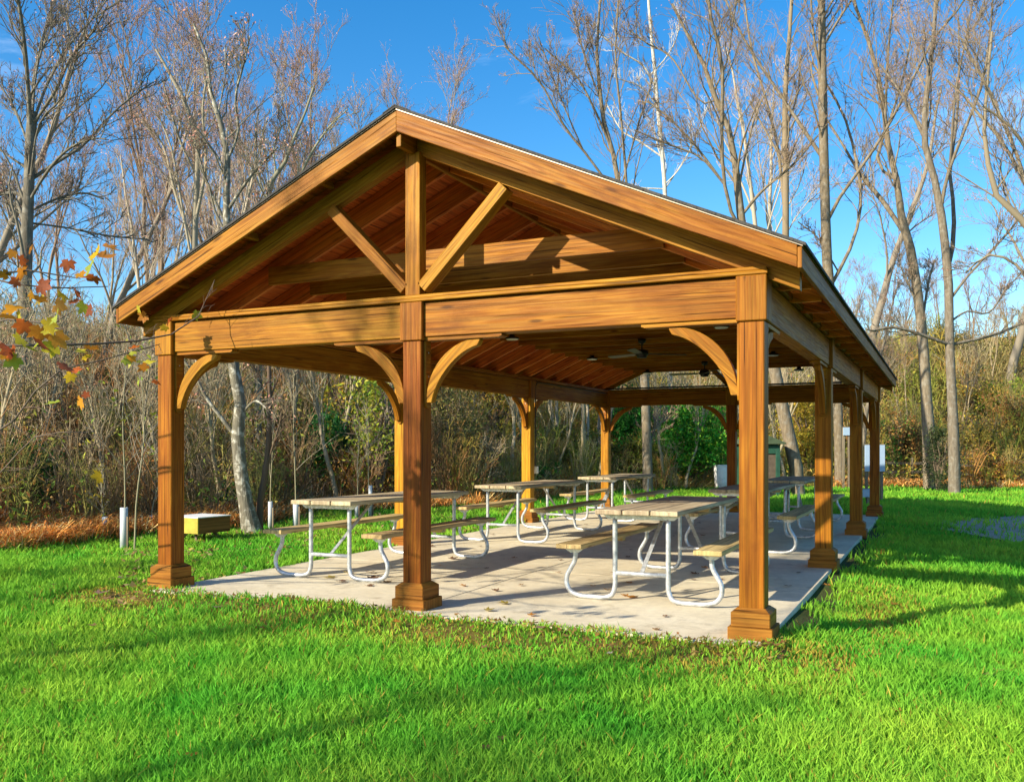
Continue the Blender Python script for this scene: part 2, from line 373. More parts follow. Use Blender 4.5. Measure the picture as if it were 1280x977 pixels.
for x in (XL, XM, XR):
    for y in YS:
        if x == XM and y not in (YS[0], YS[3]): continue
        p = part('post', MB().box(x-PW/2, x+PW/2, y-PW/2, y+PW/2, .2, ZC, 'z'), M['post_sunlit' if x == XL and y > 0 else 'post'], bevel=.008)
        b = MB(); b.box(x-.188, x+.188, y-.188, y+.188, -.06, .10, 'x').frustum(x, y, .10, .105, .376, .35); b.frustum(x, y, .105, .225, .33, .33).frustum(x, y, .225, .262, .33, .235)
        part('post_base', b, M['base'], p, .006)
        part('post_collar', MB().box(x-.13, x+.13, y-.13, y+.13, ZC, 3.10, 'z'), M['wood'], p, .008)
        dirs = []
        if y in (YS[0], YS[3]):
            if x > XL: dirs.append((-1, 0))
            if x < XR: dirs.append((1, 0))
        if x != XM:
            if y > 0: dirs.append((0, -1))
            if y < YS[3]: dirs.append((0, 1))
        for dx, dy in dirs:
            W = (-dy, dx, 0); o = (x+dx*PW/2, y+dy*PW/2, 2.085)
            cb = MB().extrude(BO, (o[0]+dx*.022, o[1]+dy*.022, o[2]), (dx, dy, 0), (0, 0, 1), W, .085); nb = len(BO); q = random.random()*9
            cb.uv[-2*nb:] = [(q+(a_+b_)*.7, q+(b_-a_)*.7) for a_, b_ in BO[::-1]]+[(q+(a_+b_)*.7, q+(b_-a_)*.7) for a_, b_ in BO]
            part('curved_brace', cb, M['wood'], p, .004)
            ho = [(0, 0), (.86, 0), (.86, .02), (.82, .034), (0, .034)]
            bp = MB().extrude([(a, -.034+bb) for a, bb in [(0, .034), (0, 0), (.83, 0), (.86, .012), (.86, .034)]], (x+dx*.13, y+dy*.13, ZB0-.003), (dx, dy, 0), (0, 0, 1), W, .13)
            vo = [(-.05, 0), (-.05, -.63), (-.035, -.665), (0, -.68), (.035, -.665), (.05, -.63), (.05, 0)]
            bp.extrude(vo, (x+dx*(PW/2+.014), y+dy*(PW/2+.014), ZC-.004), W, (0, 0, 1), (dx, dy, 0), .026)
            for bz_, by_ in ((-.12, 0), (-.36, .0), (-.60, .02), (-.60, -.02)):
                c_ = Vector((x+dx*(PW/2+.0275), y+dy*(PW/2+.0275), ZC+bz_))+Vector(W)*by_
                bp.tube([c_, c_+Vector((dx, dy, 0))*.004], .007, 8, 1)
            part('brace_plate', bp, [M['wood'], M['galv']], p, 0)
def hbeam(name, x0, x1, y0, y1, z0, z1, ax, mat='wood'): return part(name, MB().box(x0, x1, y0, y1, z0, z1, ax), M[mat], bevel=.006)
for y in (YS[0], YS[3]):
    for a, b in ((XL, XM), (XM, XR)): hbeam('cross_beam', a+.131, b-.131, y-.085, y+.085, ZB0, 3.09, 'x')
    hbeam('top_plate', XL-.16, XR+.14, y-.135, y+.135, 3.102, 3.135, 'x'); hbeam('top_plate', XL-.155, XR+.13, y-.12, y+.12, 3.137, 3.17, 'x')
for x in (XL, XR):
    for a, b in zip(YS[:-1], YS[1:]): hbeam('side_beam', x-.085, x+.085, a+.131, b-.131, ZB0, 3.09, 'y')
    hbeam('top_plate', x-.12, x+.12, YS[0]+.137, YS[3]-.137, 3.102, 3.17, 'y')
SL = .443
def zdeck(xr): return 4.942-SL*abs(xr)
def zunder(xr): return 4.626-SL*abs(xr)
def rafter(y, w, parent=pav, mat='rafter', tail=True, drop=0.0):
    for sgn in (-1, 1):
        e = 3.775 if tail else 3.60
        zc = 3.075; kx = (4.626-zc)/SL
        out = [(0.03*1, zunder(.03)), (min(kx, e), zunder(min(kx, e))), (e, max(zc, zunder(e))), (e, zdeck(e)-.033-drop*(0 if e < 3.7 else 1)), (.03, zdeck(.03)-.033-drop)]
        if drop: out = [(.03, zunder(.03)), (3.5, zunder(3.5)), (3.775, zunder(3.775)), (3.775, zdeck(3.775)-.033-drop), (.03, zdeck(.03)-.033-drop)]
        m = MB(); P = [(XM+sgn*a, b) for a, b in out]
        m.extrude([(a, b) for a, b in P], (0, y, 0), (1, 0, 0), (0, 0, 1), (0, 1, 0), w)
        # grain along the slope
        cs, sn = math.cos(math.atan(SL)), -sgn*math.sin(math.atan(SL)); q = random.random()*30
        m.uv = [(v[0]*cs+v[2]*sn+q, -v[0]*sn+v[2]*cs+v[1]+q) for v in m.v]
        part('rafter', m, M[mat], parent, .003)
for y in (YS[0], YS[3]):
    rafter(y, .11, mat='wood', drop=.10)
    for s2 in (-1, 1):
        out = [(.03, zdeck(.03)-.131), (3.70, zdeck(3.70)-.131), (3.70, zdeck(3.70)-.034), (.03, zdeck(.03)-.034)]
        part('gable_blocking', MB().extrude([(XM+s2*a, b) for a, b in out], (0, y+(.02 if y == 0 else -.02), 0), (1, 0, 0), (0, 0, 1), (0, 1, 0), .05), M['deck'], bevel=0)
RY = [.655+.787*k for k in range(19)]
for k, y in enumerate(RY):
    rafter(y, .05)
    part('collar_tie', MB().beam((XM-2.42, y-.052, 3.675), (XM+2.42, y-.052, 3.675), .05, .215, cut0=0, cut1=0), M['wood'], bevel=.003)
for y in (YS[0], YS[3]):
    sg = -1 if y == 0 else 1; yc = y+sg*.02
    hb = MB().box(XM-.086, XM+.086, yc-.075, yc+.055, 3.172, 4.62, 'z'); part('king_post', hb, M['wood'])
    for s2 in (-1, 1):
        part('truss_strut', MB().beam((XM+s2*.10, yc, 3.245), (XM+s2*1.02, yc, 4.16), .12, .15, (0, 1, 0)), M['wood'])
part('ridge_beam', MB().box(XM-.028, XM+.028, -.355, 15.71, 4.60, 4.90, 'y'), M['wood'])
# deck boards (one part per slope), fascias, lookouts, drip edge, shingles
for s2 in (-1, 1):
    m = MB(); n = 27; Lx = 3.80
    for k in range(n):
        a, b = k*Lx/n, (k+1)*Lx/n-.007
        pts = [(a, zdeck(a)), (b, zdeck(b)), (b, zdeck(b)-.028), (a, zdeck(a)-.028)]
        A = [(XM+s2*p, -.36, z) for p, z in pts]; B = [(XM+s2*p, 15.715, z) for p, z in pts]; q = random.random()*40
        for i in range(4):
            j = (i+1) % 4; m.poly([A[i], A[j], B[j], B[i]], [(q, q+i*.15), (q, q+i*.15+.14), (q+16, q+i*.15+.14), (q+16, q+i*.15)])
        m.poly(A); m.poly(B[::-1])
    part('roof_boards', m, M['deck'], bevel=0)
    # rake fascias front and back
    for yy in (-.38, 15.735):
        out = [(0, zdeck(0)+.004), (3.80, zdeck(3.80)+.004), (3.80, zdeck(3.80)-.178), (0, zdeck(0)-.205)]
        m = MB().extrude([(XM+s2*a, b) for a, b in out], (0, yy, 0), (1, 0, 0), (0, 0, 1), (0, 1, 0), .036)
        cs, sn = math.cos(math.atan(SL)), -s2*math.sin(math.atan(SL)); q = random.random()*30
        m.uv = [(v[0]*cs+v[2]*sn+q, -v[0]*sn+v[2]*cs+v[1]+q) for v in m.v]
        part('rake_fascia', m, M['wood'], bevel=.004)
    part('eave_fascia', MB().box(XM+s2*3.82-.018, XM+s2*3.82+.018, -.398, 15.753, 3.075, 3.245, 'y'), M['base'], bevel=.004)
    for yy, dsgn in ((-.30, 1), (15.65, -1)):
        for k in range(1, 4):
            xx = XM+s2*k*1.02; zz = zdeck(k*1.02)-.075
            part('lookout', MB().beam((xx, yy-.06*dsgn, zz), (xx, (-.056 if dsgn > 0 else 15.41), zz), .04, .085, (s2*SL, 0, 1)), M['wood'], bevel=.003)
    # drip edge and shingle slab
    def slab(x0, x1, y0, y1, dz0, dz1):
        m = MB(); pts = [(x0, zdeck(x0)+dz0), (x1, zdeck(x1)+dz0), (x1, zdeck(x1)+dz1), (x0, zdeck(x0)+dz1)]
        A = [(XM+s2*p, y0, z) for p, z in pts]; B = [(XM+s2*p, y1, z) for p, z in pts]
        for i in range(4):
            j = (i+1) % 4; m.poly([A[i], A[j], B[j], B[i]], [(y0, i*4), (y0, i*4+(x1 if i % 2 == 0 else .03)), (y1, i*4+(x1 if i % 2 == 0 else .03)), (y1, i*4)])
        m.poly(A); m.poly(B[::-1]); return m
    part('drip_edge', slab(0, 3.845, -.410, 15.765, .006, .016), M['drip'], bevel=0)
    part('shingles', slab(0, 3.87, -.425, 15.78, .0185, .043), M['shingle'], bevel=0)
    m = MB()
    for k in range(int(16.1/.32)):
        y0 = -.43+k*.32; a = .14; m.poly([(XM, y0, zdeck(0)+.052), (XM+s2*a, y0, zdeck(a)+.05), (XM+s2*a, y0+.34, zdeck(a)+.062), (XM, y0+.34, zdeck(0)+.066)])
        m.poly([(XM, y0, zdeck(0)+.04), (XM+s2*a, y0, zdeck(a)+.04), (XM+s2*a, y0, zdeck(a)+.05), (XM, y0, zdeck(0)+.052)])
    part('ridge_cap', m, M['shingle'], bevel=0)
# conduit and outlet box on the left side
cx = XL+.125; zt = 3.07
m = MB(); m.tube([(cx, 10.36, 1.2), (cx, 10.36, 2.92), (cx, 10.38, 3.0), (cx, 10.46, 3.06), (cx, 10.6, zt), (cx, 12.5, zt), (cx, 15.0, zt)], .013, 6); part('conduit', m, M['conduit'], bevel=0)
m = MB(); m.tube([(cx, 15.2, 3.195), (cx+.1, 15.22, 3.2), (-3.4, 15.22, 3.2), (-.2, 15.22, 3.2)], .022, 8); part('conduit', m, M['conduit'], bevel=0)
part('outlet_box', MB().box(cx-.03, cx+.05, 10.33, 10.42, 1.06, 1.22, 'z'), M['white'], bevel=.008)
# ================================================================ LIGHTS AND FANS
def fan(loc, rz, label):
    t = thing('ceiling_fan', label, 'ceiling fan', loc, rz, 'ceiling fans under the pavilion roof')
    MB().lathe([(0, .0), (.075, .0), (.07, -.05), (.03, -.08), (.013, -.085), (.013, -.2), (.05, -.2), (0, -.2)], n=18).build('mount', M['black'], t)
    MB().lathe([(0, -.18), (.06, -.185), (.115, -.21), (.12, -.28), (.09, -.31), (.085, -.335), (0, -.34)], n=22).build('motor', M['black'], t)
    for k in range(3):
        a = 2*math.pi*k/3; c, s_ = math.cos(a), math.sin(a)
        out = [(.10, -.03), (.22, -.06), (.78, -.075), (.82, -.05), (.82, .04), (.78, .065), (.22, .05), (.10, .03)]
        b = MB().extrude(out, (0, 0, -.262), (c, s_, 0), (-s_*.97, c*.97, .22), (s_*.2, -c*.2, .97), .012); b.build('blade', M['blade'], t, .002)
    return t
fan((XM, 7.685, 3.565), R(154), 'black ceiling fan with three blades, the nearer one to the front')
fan((XM, 12.41, 3.565), R(178), 'black ceiling fan with three blades, the one deeper in the pavilion')
lt = None
LL = [(-5.2, RY[7]-.052, 'left row, nearest the front beam'), (-5.2, RY[12]-.052, 'left row, beside the nearer ceiling fan'), (-5.2, RY[17]-.052, 'left row, farthest from the front'),
      (-1.62, RY[7]-.052, 'right row, just behind the front right brace'), (-1.62, RY[13]-.052, 'right row, seen just right of the front right post'), (-1.66, RY[18]-.052, 'right row, farthest, seen beside the second right post')]
for x, y, w in LL:
    lab = 'round black ceiling light, '+w
    if lt is None:
        lt = thing('ceiling_light', lab, 'ceiling light', (x, y, 3.567), 0, 'round lights under the collar ties')
        MB().lathe([(0, 0), (.045, 0), (.045, -.03), (.12, -.055), (.125, -.075), (.11, -.08), (0, -.08)], n=22).build('housing', M['black'], lt)
        MB().lathe([(.105, -.081), (.09, -.095), (0, -.10)], n=22).build('lens', M['lens'], lt)
    else: copy_tree(lt, label=lab, location=(x, y, 3.567))
# ================================================================ PICNIC TABLES
def cr(pts, n=6):
    P = [np.array(p, float) for p in pts]; P = [2*P[0]-P[1]]+P+[2*P[-1]-P[-2]]; out = []
    for i in range(1, len(P)-2):
        for k in range(n):
            t = k/n; out.append(.5*((2*P[i])+(-P[i-1]+P[i+1])*t+(2*P[i-1]-5*P[i]+4*P[i+1]-P[i+2])*t*t+(-P[i-1]+3*P[i]-3*P[i+1]+P[i+2])*t**3))
    out.append(P[-2]); return np.array(out)
def make_table(loc, label):
    t = thing('picnic_table', label, 'picnic table', loc, 0, 'picnic tables on the concrete floor')
    for i, w in enumerate((-.297, 0, .297)):
        MB().box(w-.143, w+.143, -1.53+.01*i, 1.53-.012*i, .93, .98, 'y').build('tabletop_plank', M['table'], t, .006)
    for s in (-1, 1):
        MB().box(s*.745-.145, s*.745+.145, -1.52, 1.52, .55, .60, 'y').build('bench_seat', M['bench'], t, .006)
        MB().box(s*.745-.12, s*.745+.12, -.05, .05, .505, .549, 'x').build('seat_cleat', M['bench'], t, .004)
    for y in (-1.32, 1.32):
        for s in (-1, 1):
            pts = cr([(.29, .885), (.29, .6), (.29, .3), (.292, .15), (.33, .06), (.42, .029), (.54, .028), (.66, .029), (.78, .06), (.84, .14), (.838, .24), (.79, .33), (.748, .41), (.74, .505)], 5)
            MB().tube([(s*a, y, b) for a, b in pts], .0265, 12).build('bent_leg', M['galv'], t)
            br = MB().extrude([(-.12, .0), (-.09, -.025), (-.045, -.055), (.045, -.055), (.09, -.025), (.12, 0)], (s*.745, y-.03, .549), (1, 0, 0), (0, 0, 1), (0, 1, 0), .006)
            br.box(s*.745-.12, s*.745+.12, y-.03, y+.035, .543, .549, 'x'); br.build('seat_bracket', M['galv'], t)
        tb = MB().extrude([(-.43, 0), (-.36, -.055), (.36, -.055), (.43, 0)], (0, y-.02, .929), (1, 0, 0), (0, 0, 1), (0, 1, 0), .008)
        tb.box(-.43, .43, y-.02, y+.03, .922, .929, 'x'); tb.build('top_bracket', M['galv'], t)
        MB().tube([(-.275, y, .30), (.275, y, .30)], .024, 12).build('cross_bar', M['galv'], t)
        MB().beam((0, y*.985, .315), (0, y*.28, .922), .045, .008, (0, 0, 1)).build('diagonal_brace', M['galv'], t)
    MB().box(-.42, .42, -.05, .05, .885, .929, 'x').build('top_cleat', M['bench'], t, .004)
    return t
t1 = make_table((-1.39, 2.55, .0), 'picnic table nearest the camera, between the front middle and front right posts')
for loc, lab in (((-5.385, 2.545, 0), 'picnic table at the front left, partly behind the front middle post'),
                 ((-5.385, 7.44, 0), 'picnic table second along the left side, by the post with the white box'),
                 ((-5.385, 12.35, 0), 'picnic table at the back left corner, beside the far corner post'),
                 ((-1.39, 7.65, 0), 'picnic table second along the right side, mostly behind the front right post'),
                 ((-1.39, 11.95, 0), 'picnic table at the back right, top seen left of the second right post')):
    copy_tree(t1, label=lab, location=loc)
# ================================================================ TREES
def jitter(n, k=3): return RNG.normal(size=(n, k))
def resample(P, Rr, k):
    d = np.concatenate([[0], np.cumsum(np.linalg.norm(np.diff(P, axis=0), axis=1))]); t = np.linspace(0, d[-1], k)
    return np.stack([np.interp(t, d, P[:, i]) for i in range(3)], -1), np.interp(t, d, Rr)
def sprout(P, Rr, n, Lm, t0=.25, ang=(.5, 1.1), up=.25, k=6, rf=.55, rmin=.006, wander=.16, tip=.35):
    """n children on each centre line of P (m,k0,3); children lengths Lm*(...)"""
    m, k0, _ = P.shape; idx = np.repeat(np.arange(m), n); q = len(idx)
    t = (t0+(1-t0)*RNG.random(q)**.9)*(k0-1-1e-6); i = t.astype(int); f = (t-i)[:, None]
    p = P[idx, i]*(1-f)+P[idx, i+1]*f; tan = norm(P[idx, i+1]-P[idx, i]); r = Rr[idx, i]*(1-f[:, 0])+Rr[idx, i+1]*f[:, 0]
    a = RNG.uniform(ang[0], ang[1], q)[:, None]; per = norm(np.cross(tan, jitter(q))); d = norm(tan*np.cos(a)+per*np.sin(a)+np.array([0, 0, up]))
    Lc = np.broadcast_to(np.asarray(Lm, float), (m,))[idx] if np.ndim(Lm) else np.full(q, Lm)
    Lc = Lc*(1.1-.55*t/(k0-1))*RNG.uniform(.5, 1.15, q)
    out = [p]; 
    for s in range(k-1):
        d = norm(d+jitter(q)*wander+np.array([0, 0, up*.12])); p = p+d*(Lc/(k-1))[:, None]; out.append(p)
    r0 = np.maximum(r*rf*RNG.uniform(.6, 1, q), rmin)
    RR = r0[:, None]*np.linspace(1, tip, k)[None]
    return np.stack(out, 1), np.maximum(RR, rmin*.6), Lc
def leaves_at(Pp, n, size, cols, spread=.1, flat=.0):
    """little two-triangle leaf quads at random points of centre lines"""
    m, k, _ = Pp.shape; idx = RNG.integers(0, m, n); j = RNG.integers(max(1, k//2), k, n); p = Pp[idx, j]+jitter(n)*spread
    return quads(p, size, cols)
def quads(p, size, cols, up=None, asp=.7):
    n = len(p); a = norm(jitter(n)); 
    if up is not None: a[:, 2] *= up; a = norm(a)
    b = norm(np.cross(a, jitter(n) if up is None else np.tile([0, 0, 1.], (n, 1))+jitter(n)*.3)); sz = (size*RNG.uniform(.6, 1.3, n))[:, None]
    bend = norm(np.cross(a, b))*sz*.25
    V = np.stack([p-a*sz, p-b*sz*asp*.6+bend, p+a*sz, p+b*sz*asp*.6+bend], 1).reshape(-1, 3); Q = np.arange(n*4).reshape(n, 4)
    cols = np.asarray(cols, float); c = cols[RNG.integers(0, len(cols), n)]*RNG.uniform(.75, 1.25, n)[:, None]
    return V, Q, np.repeat(c, 4, 0)
BUD = [(.50, .22, .17), (.44, .25, .18), (.56, .32, .22)]
def twigs(crown, P, Rr, lens, dens, col, tipcol, buds=0, budsize=.03, budcol=BUD, up=.3, scale=1.0, rmin=.006):
    """three generations of side branches with thinner colour towards the tips"""
    n1, n2, n3 = dens; A, RA, LA = sprout(P, Rr, n1, lens, .2, (.4, 1.0), up, 7, .38, rmin*1.6)
    B, RB, LB = sprout(A, RA, n2, LA*.6, .2, (.35, .85), up*.8, 5, .5, rmin*1.0)
    V, Q = tubes(A, RA, 5); crown.add(V, Q, col); V, Q = tubes(B, RB, 4); crown.add(V, Q, np.array(col)*.85+np.array(tipcol)*.15)
    if n3:
        C, RC, LC = sprout(B, RB, n3, LB*.7, .15, (.3, .8), up*.6, 4, .55, rmin*.75, .14)
        V, Q = tubes(C, RC, 3); crown.add(V, Q, np.array(col)*.45+np.array(tipcol)*.55)
    else: C = B
    if buds: crown.add(*leaves_at(C, buds, budsize, budcol, .06))
    return A, B, C
def traced(name, label, cat, limbs, d, col, tipcol, mat, dens=(16, 6, 4), lens=1.8, trunk_first=True, buds=400, base_v=None, group=None, rmin=.009, up=.3, tilt=.3, wf=1.0, nosprout=(), budcol=BUD, budsize=.035):
    """limbs: lists of (u, v, width) surveyed on the photo, set at real distance d with their own lean in depth"""
    acc = Acc(); crown = Acc(); L3 = []
    tr = [at(u, v, d) for u, v, w in limbs[0]]; base = tr[0]; gz = tz(base[0], base[1])
    if base[2] > gz: 
        tr = [np.array([base[0], base[1], gz-.15])]+tr; limbs = [[(0, 0, limbs[0][0][2]*1.04)]+list(limbs[0])]+list(limbs[1:])
    root = np.array([tr[0][0], tr[0][1], gz])
    ALLP = np.zeros((0, 3))
    for i, lb in enumerate(limbs):
        if i == 0: P = np.array(tr); w = np.array([q[2] for q in lb], float)
        else:
            P = np.array([at(u, v, d) for u, v, q in lb]); w = np.array([q[2] for q in lb], float)
            ln = np.concatenate([[0], np.cumsum(np.linalg.norm(np.diff(P, axis=0), axis=1))]); sg = RNG.choice([-1, 1])*RNG.uniform(.4, 1)*tilt
            dep = np.array([ST, CT, 0]); P = P+dep[None]*(ln*sg)[:, None]
            dd_ = np.linalg.norm(ALLP-P[0], axis=1); j = int(np.argmin(dd_)); cand = np.where(dd_ < dd_[j]+.5)[0]; j = cand[np.argmin(ALLP[cand, 2])]
            if dd_[j] < .06*d and i > 0:
                P = P+(ALLP[j]-P[0])*np.linspace(1, 0, len(P))[:, None]**1.5
        rr = w*wf*d/F0/2; k = 16 if i == 0 else 12
        # smooth
        Pc = cr(P, 5); rc = np.interp(np.linspace(0, len(P)-1, len(Pc)), np.arange(len(P)), rr)
        Pr, Rr = resample(Pc, rc, max(k, 10)); ALLP = np.concatenate([ALLP, Pc])
        Rr = Rr*(.95 if i == 0 else .72); V, Q = tubes(Pr[None], Rr[None], 12 if i == 0 else 8); cc = np.array(col)*RNG.uniform(.9, 1.1); acc.add(V, Q, cc)
        if i not in nosprout:
            vis = Pr[:, 2] > (Pr[0, 2]+(Pr[-1, 2]-Pr[0, 2])*(.35 if i == 0 else .0))
            Ps, Rs = resample(Pr[vis] if vis.sum() > 2 else Pr, Rr[vis] if vis.sum() > 2 else Rr, 10); L3.append((Ps, Rs))
    root_e = thing(name, label, cat, tuple(root), 0, group)
    acc.build('trunk', mat, root_e, True, root)
    Pm = np.stack([a for a, b in L3]); Rm = np.stack([b for a, b in L3]); 
    ln = np.linalg.norm(Pm[:, -1]-Pm[:, 0], axis=1)
    twigs(crown, Pm, Rm, np.clip(ln*.46, lens*.6, lens*2.1), dens, col, tipcol, buds, up=up, rmin=rmin, budcol=budcol, budsize=budsize)
    crown.build('crown', M['twig'], root_e, False, root); return root_e
GB = (.25, .195, .125); GT = (.30, .20, .15)      # sunlit grey-brown bark, tips
GRP = 'tall bare trees at the lawn edge'
DR = 37
traced('bare_tree', 'tall straight bare tree rising just left of the roof edge corner', 'tree',
    [[(1050, 608, 13), (1047, 500, 12), (1041, 400, 13), (1034, 330, 13), (1030, 200, 12), (1028, 100, 11), (1027, 0, 9), (1024, -120, 6)],
     [(1022, 184, 7), (992, 129, 6), (978, 104, 5), (940, 31, 4), (915, -40, 3)], [(1041, 278, 6), (1058, 240, 6), (1079, 209, 5), (1104, 167, 5), (1135, 101, 4), (1152, 63, 4), (1190, 15, 3), (1220, -60, 2)],
     [(1040, 350, 6), (1069, 299, 6), (1083, 254, 5), (1083, 209, 5), (1072, 146, 4), (1055, 104, 4), (1030, 60, 3)], [(1029, 60, 5), (1045, 30, 4), (1070, -10, 3)], [(1028, 90, 4), (1012, 40, 4), (1004, -20, 3)],
     [(1036, 320, 3), (1020, 290, 2), (1000, 275, 2)]], DR, GB, GT, M['bark_rough'], buds=500)
traced('bare_tree', 'bare tree with a thick leaning trunk seen beside the green shed', 'tree',
    [[(998, 600, 18), (985, 540, 17), (972, 480, 16), (955, 400, 14), (940, 340, 12), (927, 282, 11), (922, 230, 10), (916, 184, 8), (906, 147, 7), (893, 120, 7), (887, 95, 6), (865, 55, 4), (840, 5, 3)],
     [(925, 260, 6), (950, 235, 5), (985, 210, 4), (1012, 180, 3)], [(913, 276, 6), (895, 243, 6), (887, 190, 6), (887, 138, 6), (886, 92, 6), (875, 58, 5), (869, 28, 5), (862, -40, 4)],
     [(884, 200, 4), (860, 172, 4), (835, 150, 3), (807, 132, 3)], [(890, 215, 4), (865, 190, 3), (830, 182, 3), (790, 170, 2)], [(888, 110, 3), (870, 115, 3), (840, 60, 3), (815, 45, 2), (790, 25, 2)],
     [(887, 100, 4), (905, 70, 3), (912, 30, 3), (920, -20, 2)]], 31, GB, GT, M['bark_rough'], buds=500)
traced('bare_tree', 'slender twin-stemmed bare tree above the right end of the roof ridge line', 'tree',
    [[(978, 600, 10), (981, 450, 10), (982, 300, 9), (982, 209, 8), (981, 139, 7), (982, 104, 6), (987, 42, 5), (992, -40, 4)], [(978, 260, 6), (975, 170, 5), (965, 110, 4), (950, 40, 4), (945, -30, 3)],
     [(982, 150, 4), (1000, 110, 3), (1008, 60, 3)], [(976, 190, 4), (955, 150, 3), (940, 120, 3)]], 41, GB, GT, M['bark'], buds=300)
traced('bare_tree', 'bare tree with a forked crown and pale lower trunk right of the roof', 'tree',
    [[(1163, 592, 18), (1161, 545, 16), (1158, 500, 14), (1154, 431, 13), (1149, 382, 12), (1140, 320, 12), (1128, 278, 10), (1121, 226, 8), (1110, 181, 7), (1105, 139, 6), (1100, 104, 5), (1090, 63, 5), (1076, 30, 4), (1060, -30, 3)],
     [(1130, 285, 8), (1107, 240, 8), (1090, 216, 7), (1079, 195, 5), (1066, 165, 4), (1050, 130, 3)], [(1118, 215, 5), (1098, 195, 5), (1108, 165, 5), (1130, 120, 4), (1150, 70, 4), (1165, 20, 3)], [(1105, 140, 4), (1102, 80, 4), (1103, 20, 3), (1104, -30, 3)],
     [(1147, 400, 4), (1165, 350, 4), (1180, 320, 3)], [(1146, 375, 3), (1132, 350, 3), (1122, 335, 2)]], 37, (.27, .215, .145), GT, M['bark_rough'], buds=500)
traced('bare_tree', 'bare tree with two steep main forks at the right, grey trunk foot in the leaves', 'tree',
    [[(1193, 600, 15), (1192, 540, 13), (1190, 496, 12), (1187, 431, 11), (1186, 365, 11), (1184, 330, 11), (1177, 271, 10), (1173, 240, 9), (1159, 195, 8), (1154, 157, 8), (1159, 115, 7), (1164, 70, 6), (1168, 35, 5), (1171, -40, 4)],
     [(1186, 320, 7), (1199, 278, 8), (1204, 226, 6), (1204, 195, 6), (1215, 153, 6), (1225, 111, 5), (1229, 87, 4), (1236, 42, 4), (1243, -20, 3)], [(1176, 245, 6), (1180, 209, 6), (1194, 167, 5), (1211, 115, 5), (1215, 70, 4), (1213, 0, 3)],
     [(1192, 358, 5), (1213, 333, 4), (1246, 300, 4), (1270, 270, 3)], [(1154, 155, 5), (1140, 120, 5), (1128, 100, 4), (1110, 70, 3)], [(1192, 385, 4), (1215, 378, 3), (1245, 385, 3), (1275, 350, 3)], [(1183, 180, 4), (1183, 110, 4), (1190, 60, 3), (1196, 0, 3)],
     [(1187, 418, 6), (1150, 413, 6), (1110, 409, 5), (1078, 417, 4)], [(1188, 418, 6), (1229, 415, 5), (1262, 410, 5), (1300, 396, 4)]], 34, (.22, .18, .13), GT, M['bark_rough'], buds=500)
traced('bare_tree', 'bare tree leaning in from beyond the right side of the photo', 'tree',
    [[(1345, 600, 18), (1335, 480, 16), (1322, 380, 14), (1300, 300, 11), (1280, 277, 9), (1253, 254, 8), (1239, 230, 7), (1234, 195, 6), (1230, 167, 5), (1234, 104, 4), (1240, 40, 3)],
     [(1322, 380, 8), (1310, 240, 7), (1280, 155, 6), (1253, 115, 5), (1236, 90, 4), (1218, 70, 3)], [(1315, 300, 7), (1300, 180, 6), (1280, 106, 6), (1267, 70, 5), (1253, 38, 5), (1243, 10, 4)], [(1330, 420, 6), (1290, 330, 5), (1250, 310, 4), (1222, 335, 3)],
     [(1318, 330, 5), (1275, 205, 4), (1245, 170, 4), (1205, 150, 3)]], 30, (.23, .19, .13), GT, M['bark'], buds=400)
traced('white_barked_tree', 'slender white-barked bare tree standing behind the roof slope', 'tree',
    [[(850, 600, 9), (847, 560, 9), (841, 520, 9), (837, 466, 9), (834, 350, 8), (832, 252, 7), (827, 184, 7), (821, 123, 6), (818, 77, 6), (813, 37, 5), (809, -30, 4)], [(826, 178, 4), (798, 163, 4), (778, 155, 3), (760, 120, 3)],
     [(819, 98, 4), (804, 77, 4), (777, 66, 3), (752, 50, 3)], [(823, 84, 4), (838, 66, 3), (850, 40, 3), (854, 10, 2)], [(820, 118, 3), (800, 106, 3), (765, 104, 2)], [(834, 222, 3), (862, 185, 3), (880, 140, 2)], [(830, 236, 3), (800, 232, 3), (775, 225, 2)]],
    40, (.60, .57, .50), (.50, .45, .40), M['bark_syc'], dens=(9, 4, 3), lens=1.4, wf=.8, buds=120)
traced('bare_tree', 'bare tree with smooth grey trunk seen through the back opening', 'tree',
    [[(810, 604, 14), (808, 540, 12), (806, 480, 12), (798, 380, 10), (775, 240, 7), (764, 181, 6), (755, 154, 6), (749, 107, 5), (746, 61, 4), (752, -20, 3)], [(764, 181, 4), (743, 138, 4), (721, 101, 3), (697, 83, 3), (680, 70, 2)],
     [(790, 320, 5), (781, 230, 5), (776, 184, 4), (770, 138, 4), (764, 92, 3), (766, 30, 3)], [(780, 260, 5), (750, 225, 4), (730, 200, 4), (700, 166, 4), (675, 123, 3), (651, 101, 3), (632, 85, 2)], [(750, 115, 3), (730, 70, 3), (715, 20, 2)], [(779, 215, 3), (795, 160, 3), (812, 110, 2)],
     [(812, 560, 4), (820, 530, 3), (840, 520, 3)], [(700, 166, 3), (690, 120, 2), (672, 60, 2)]], 33, GB, GT, M['bark_rough'], buds=500)
DKB = (.19, .17, .13)
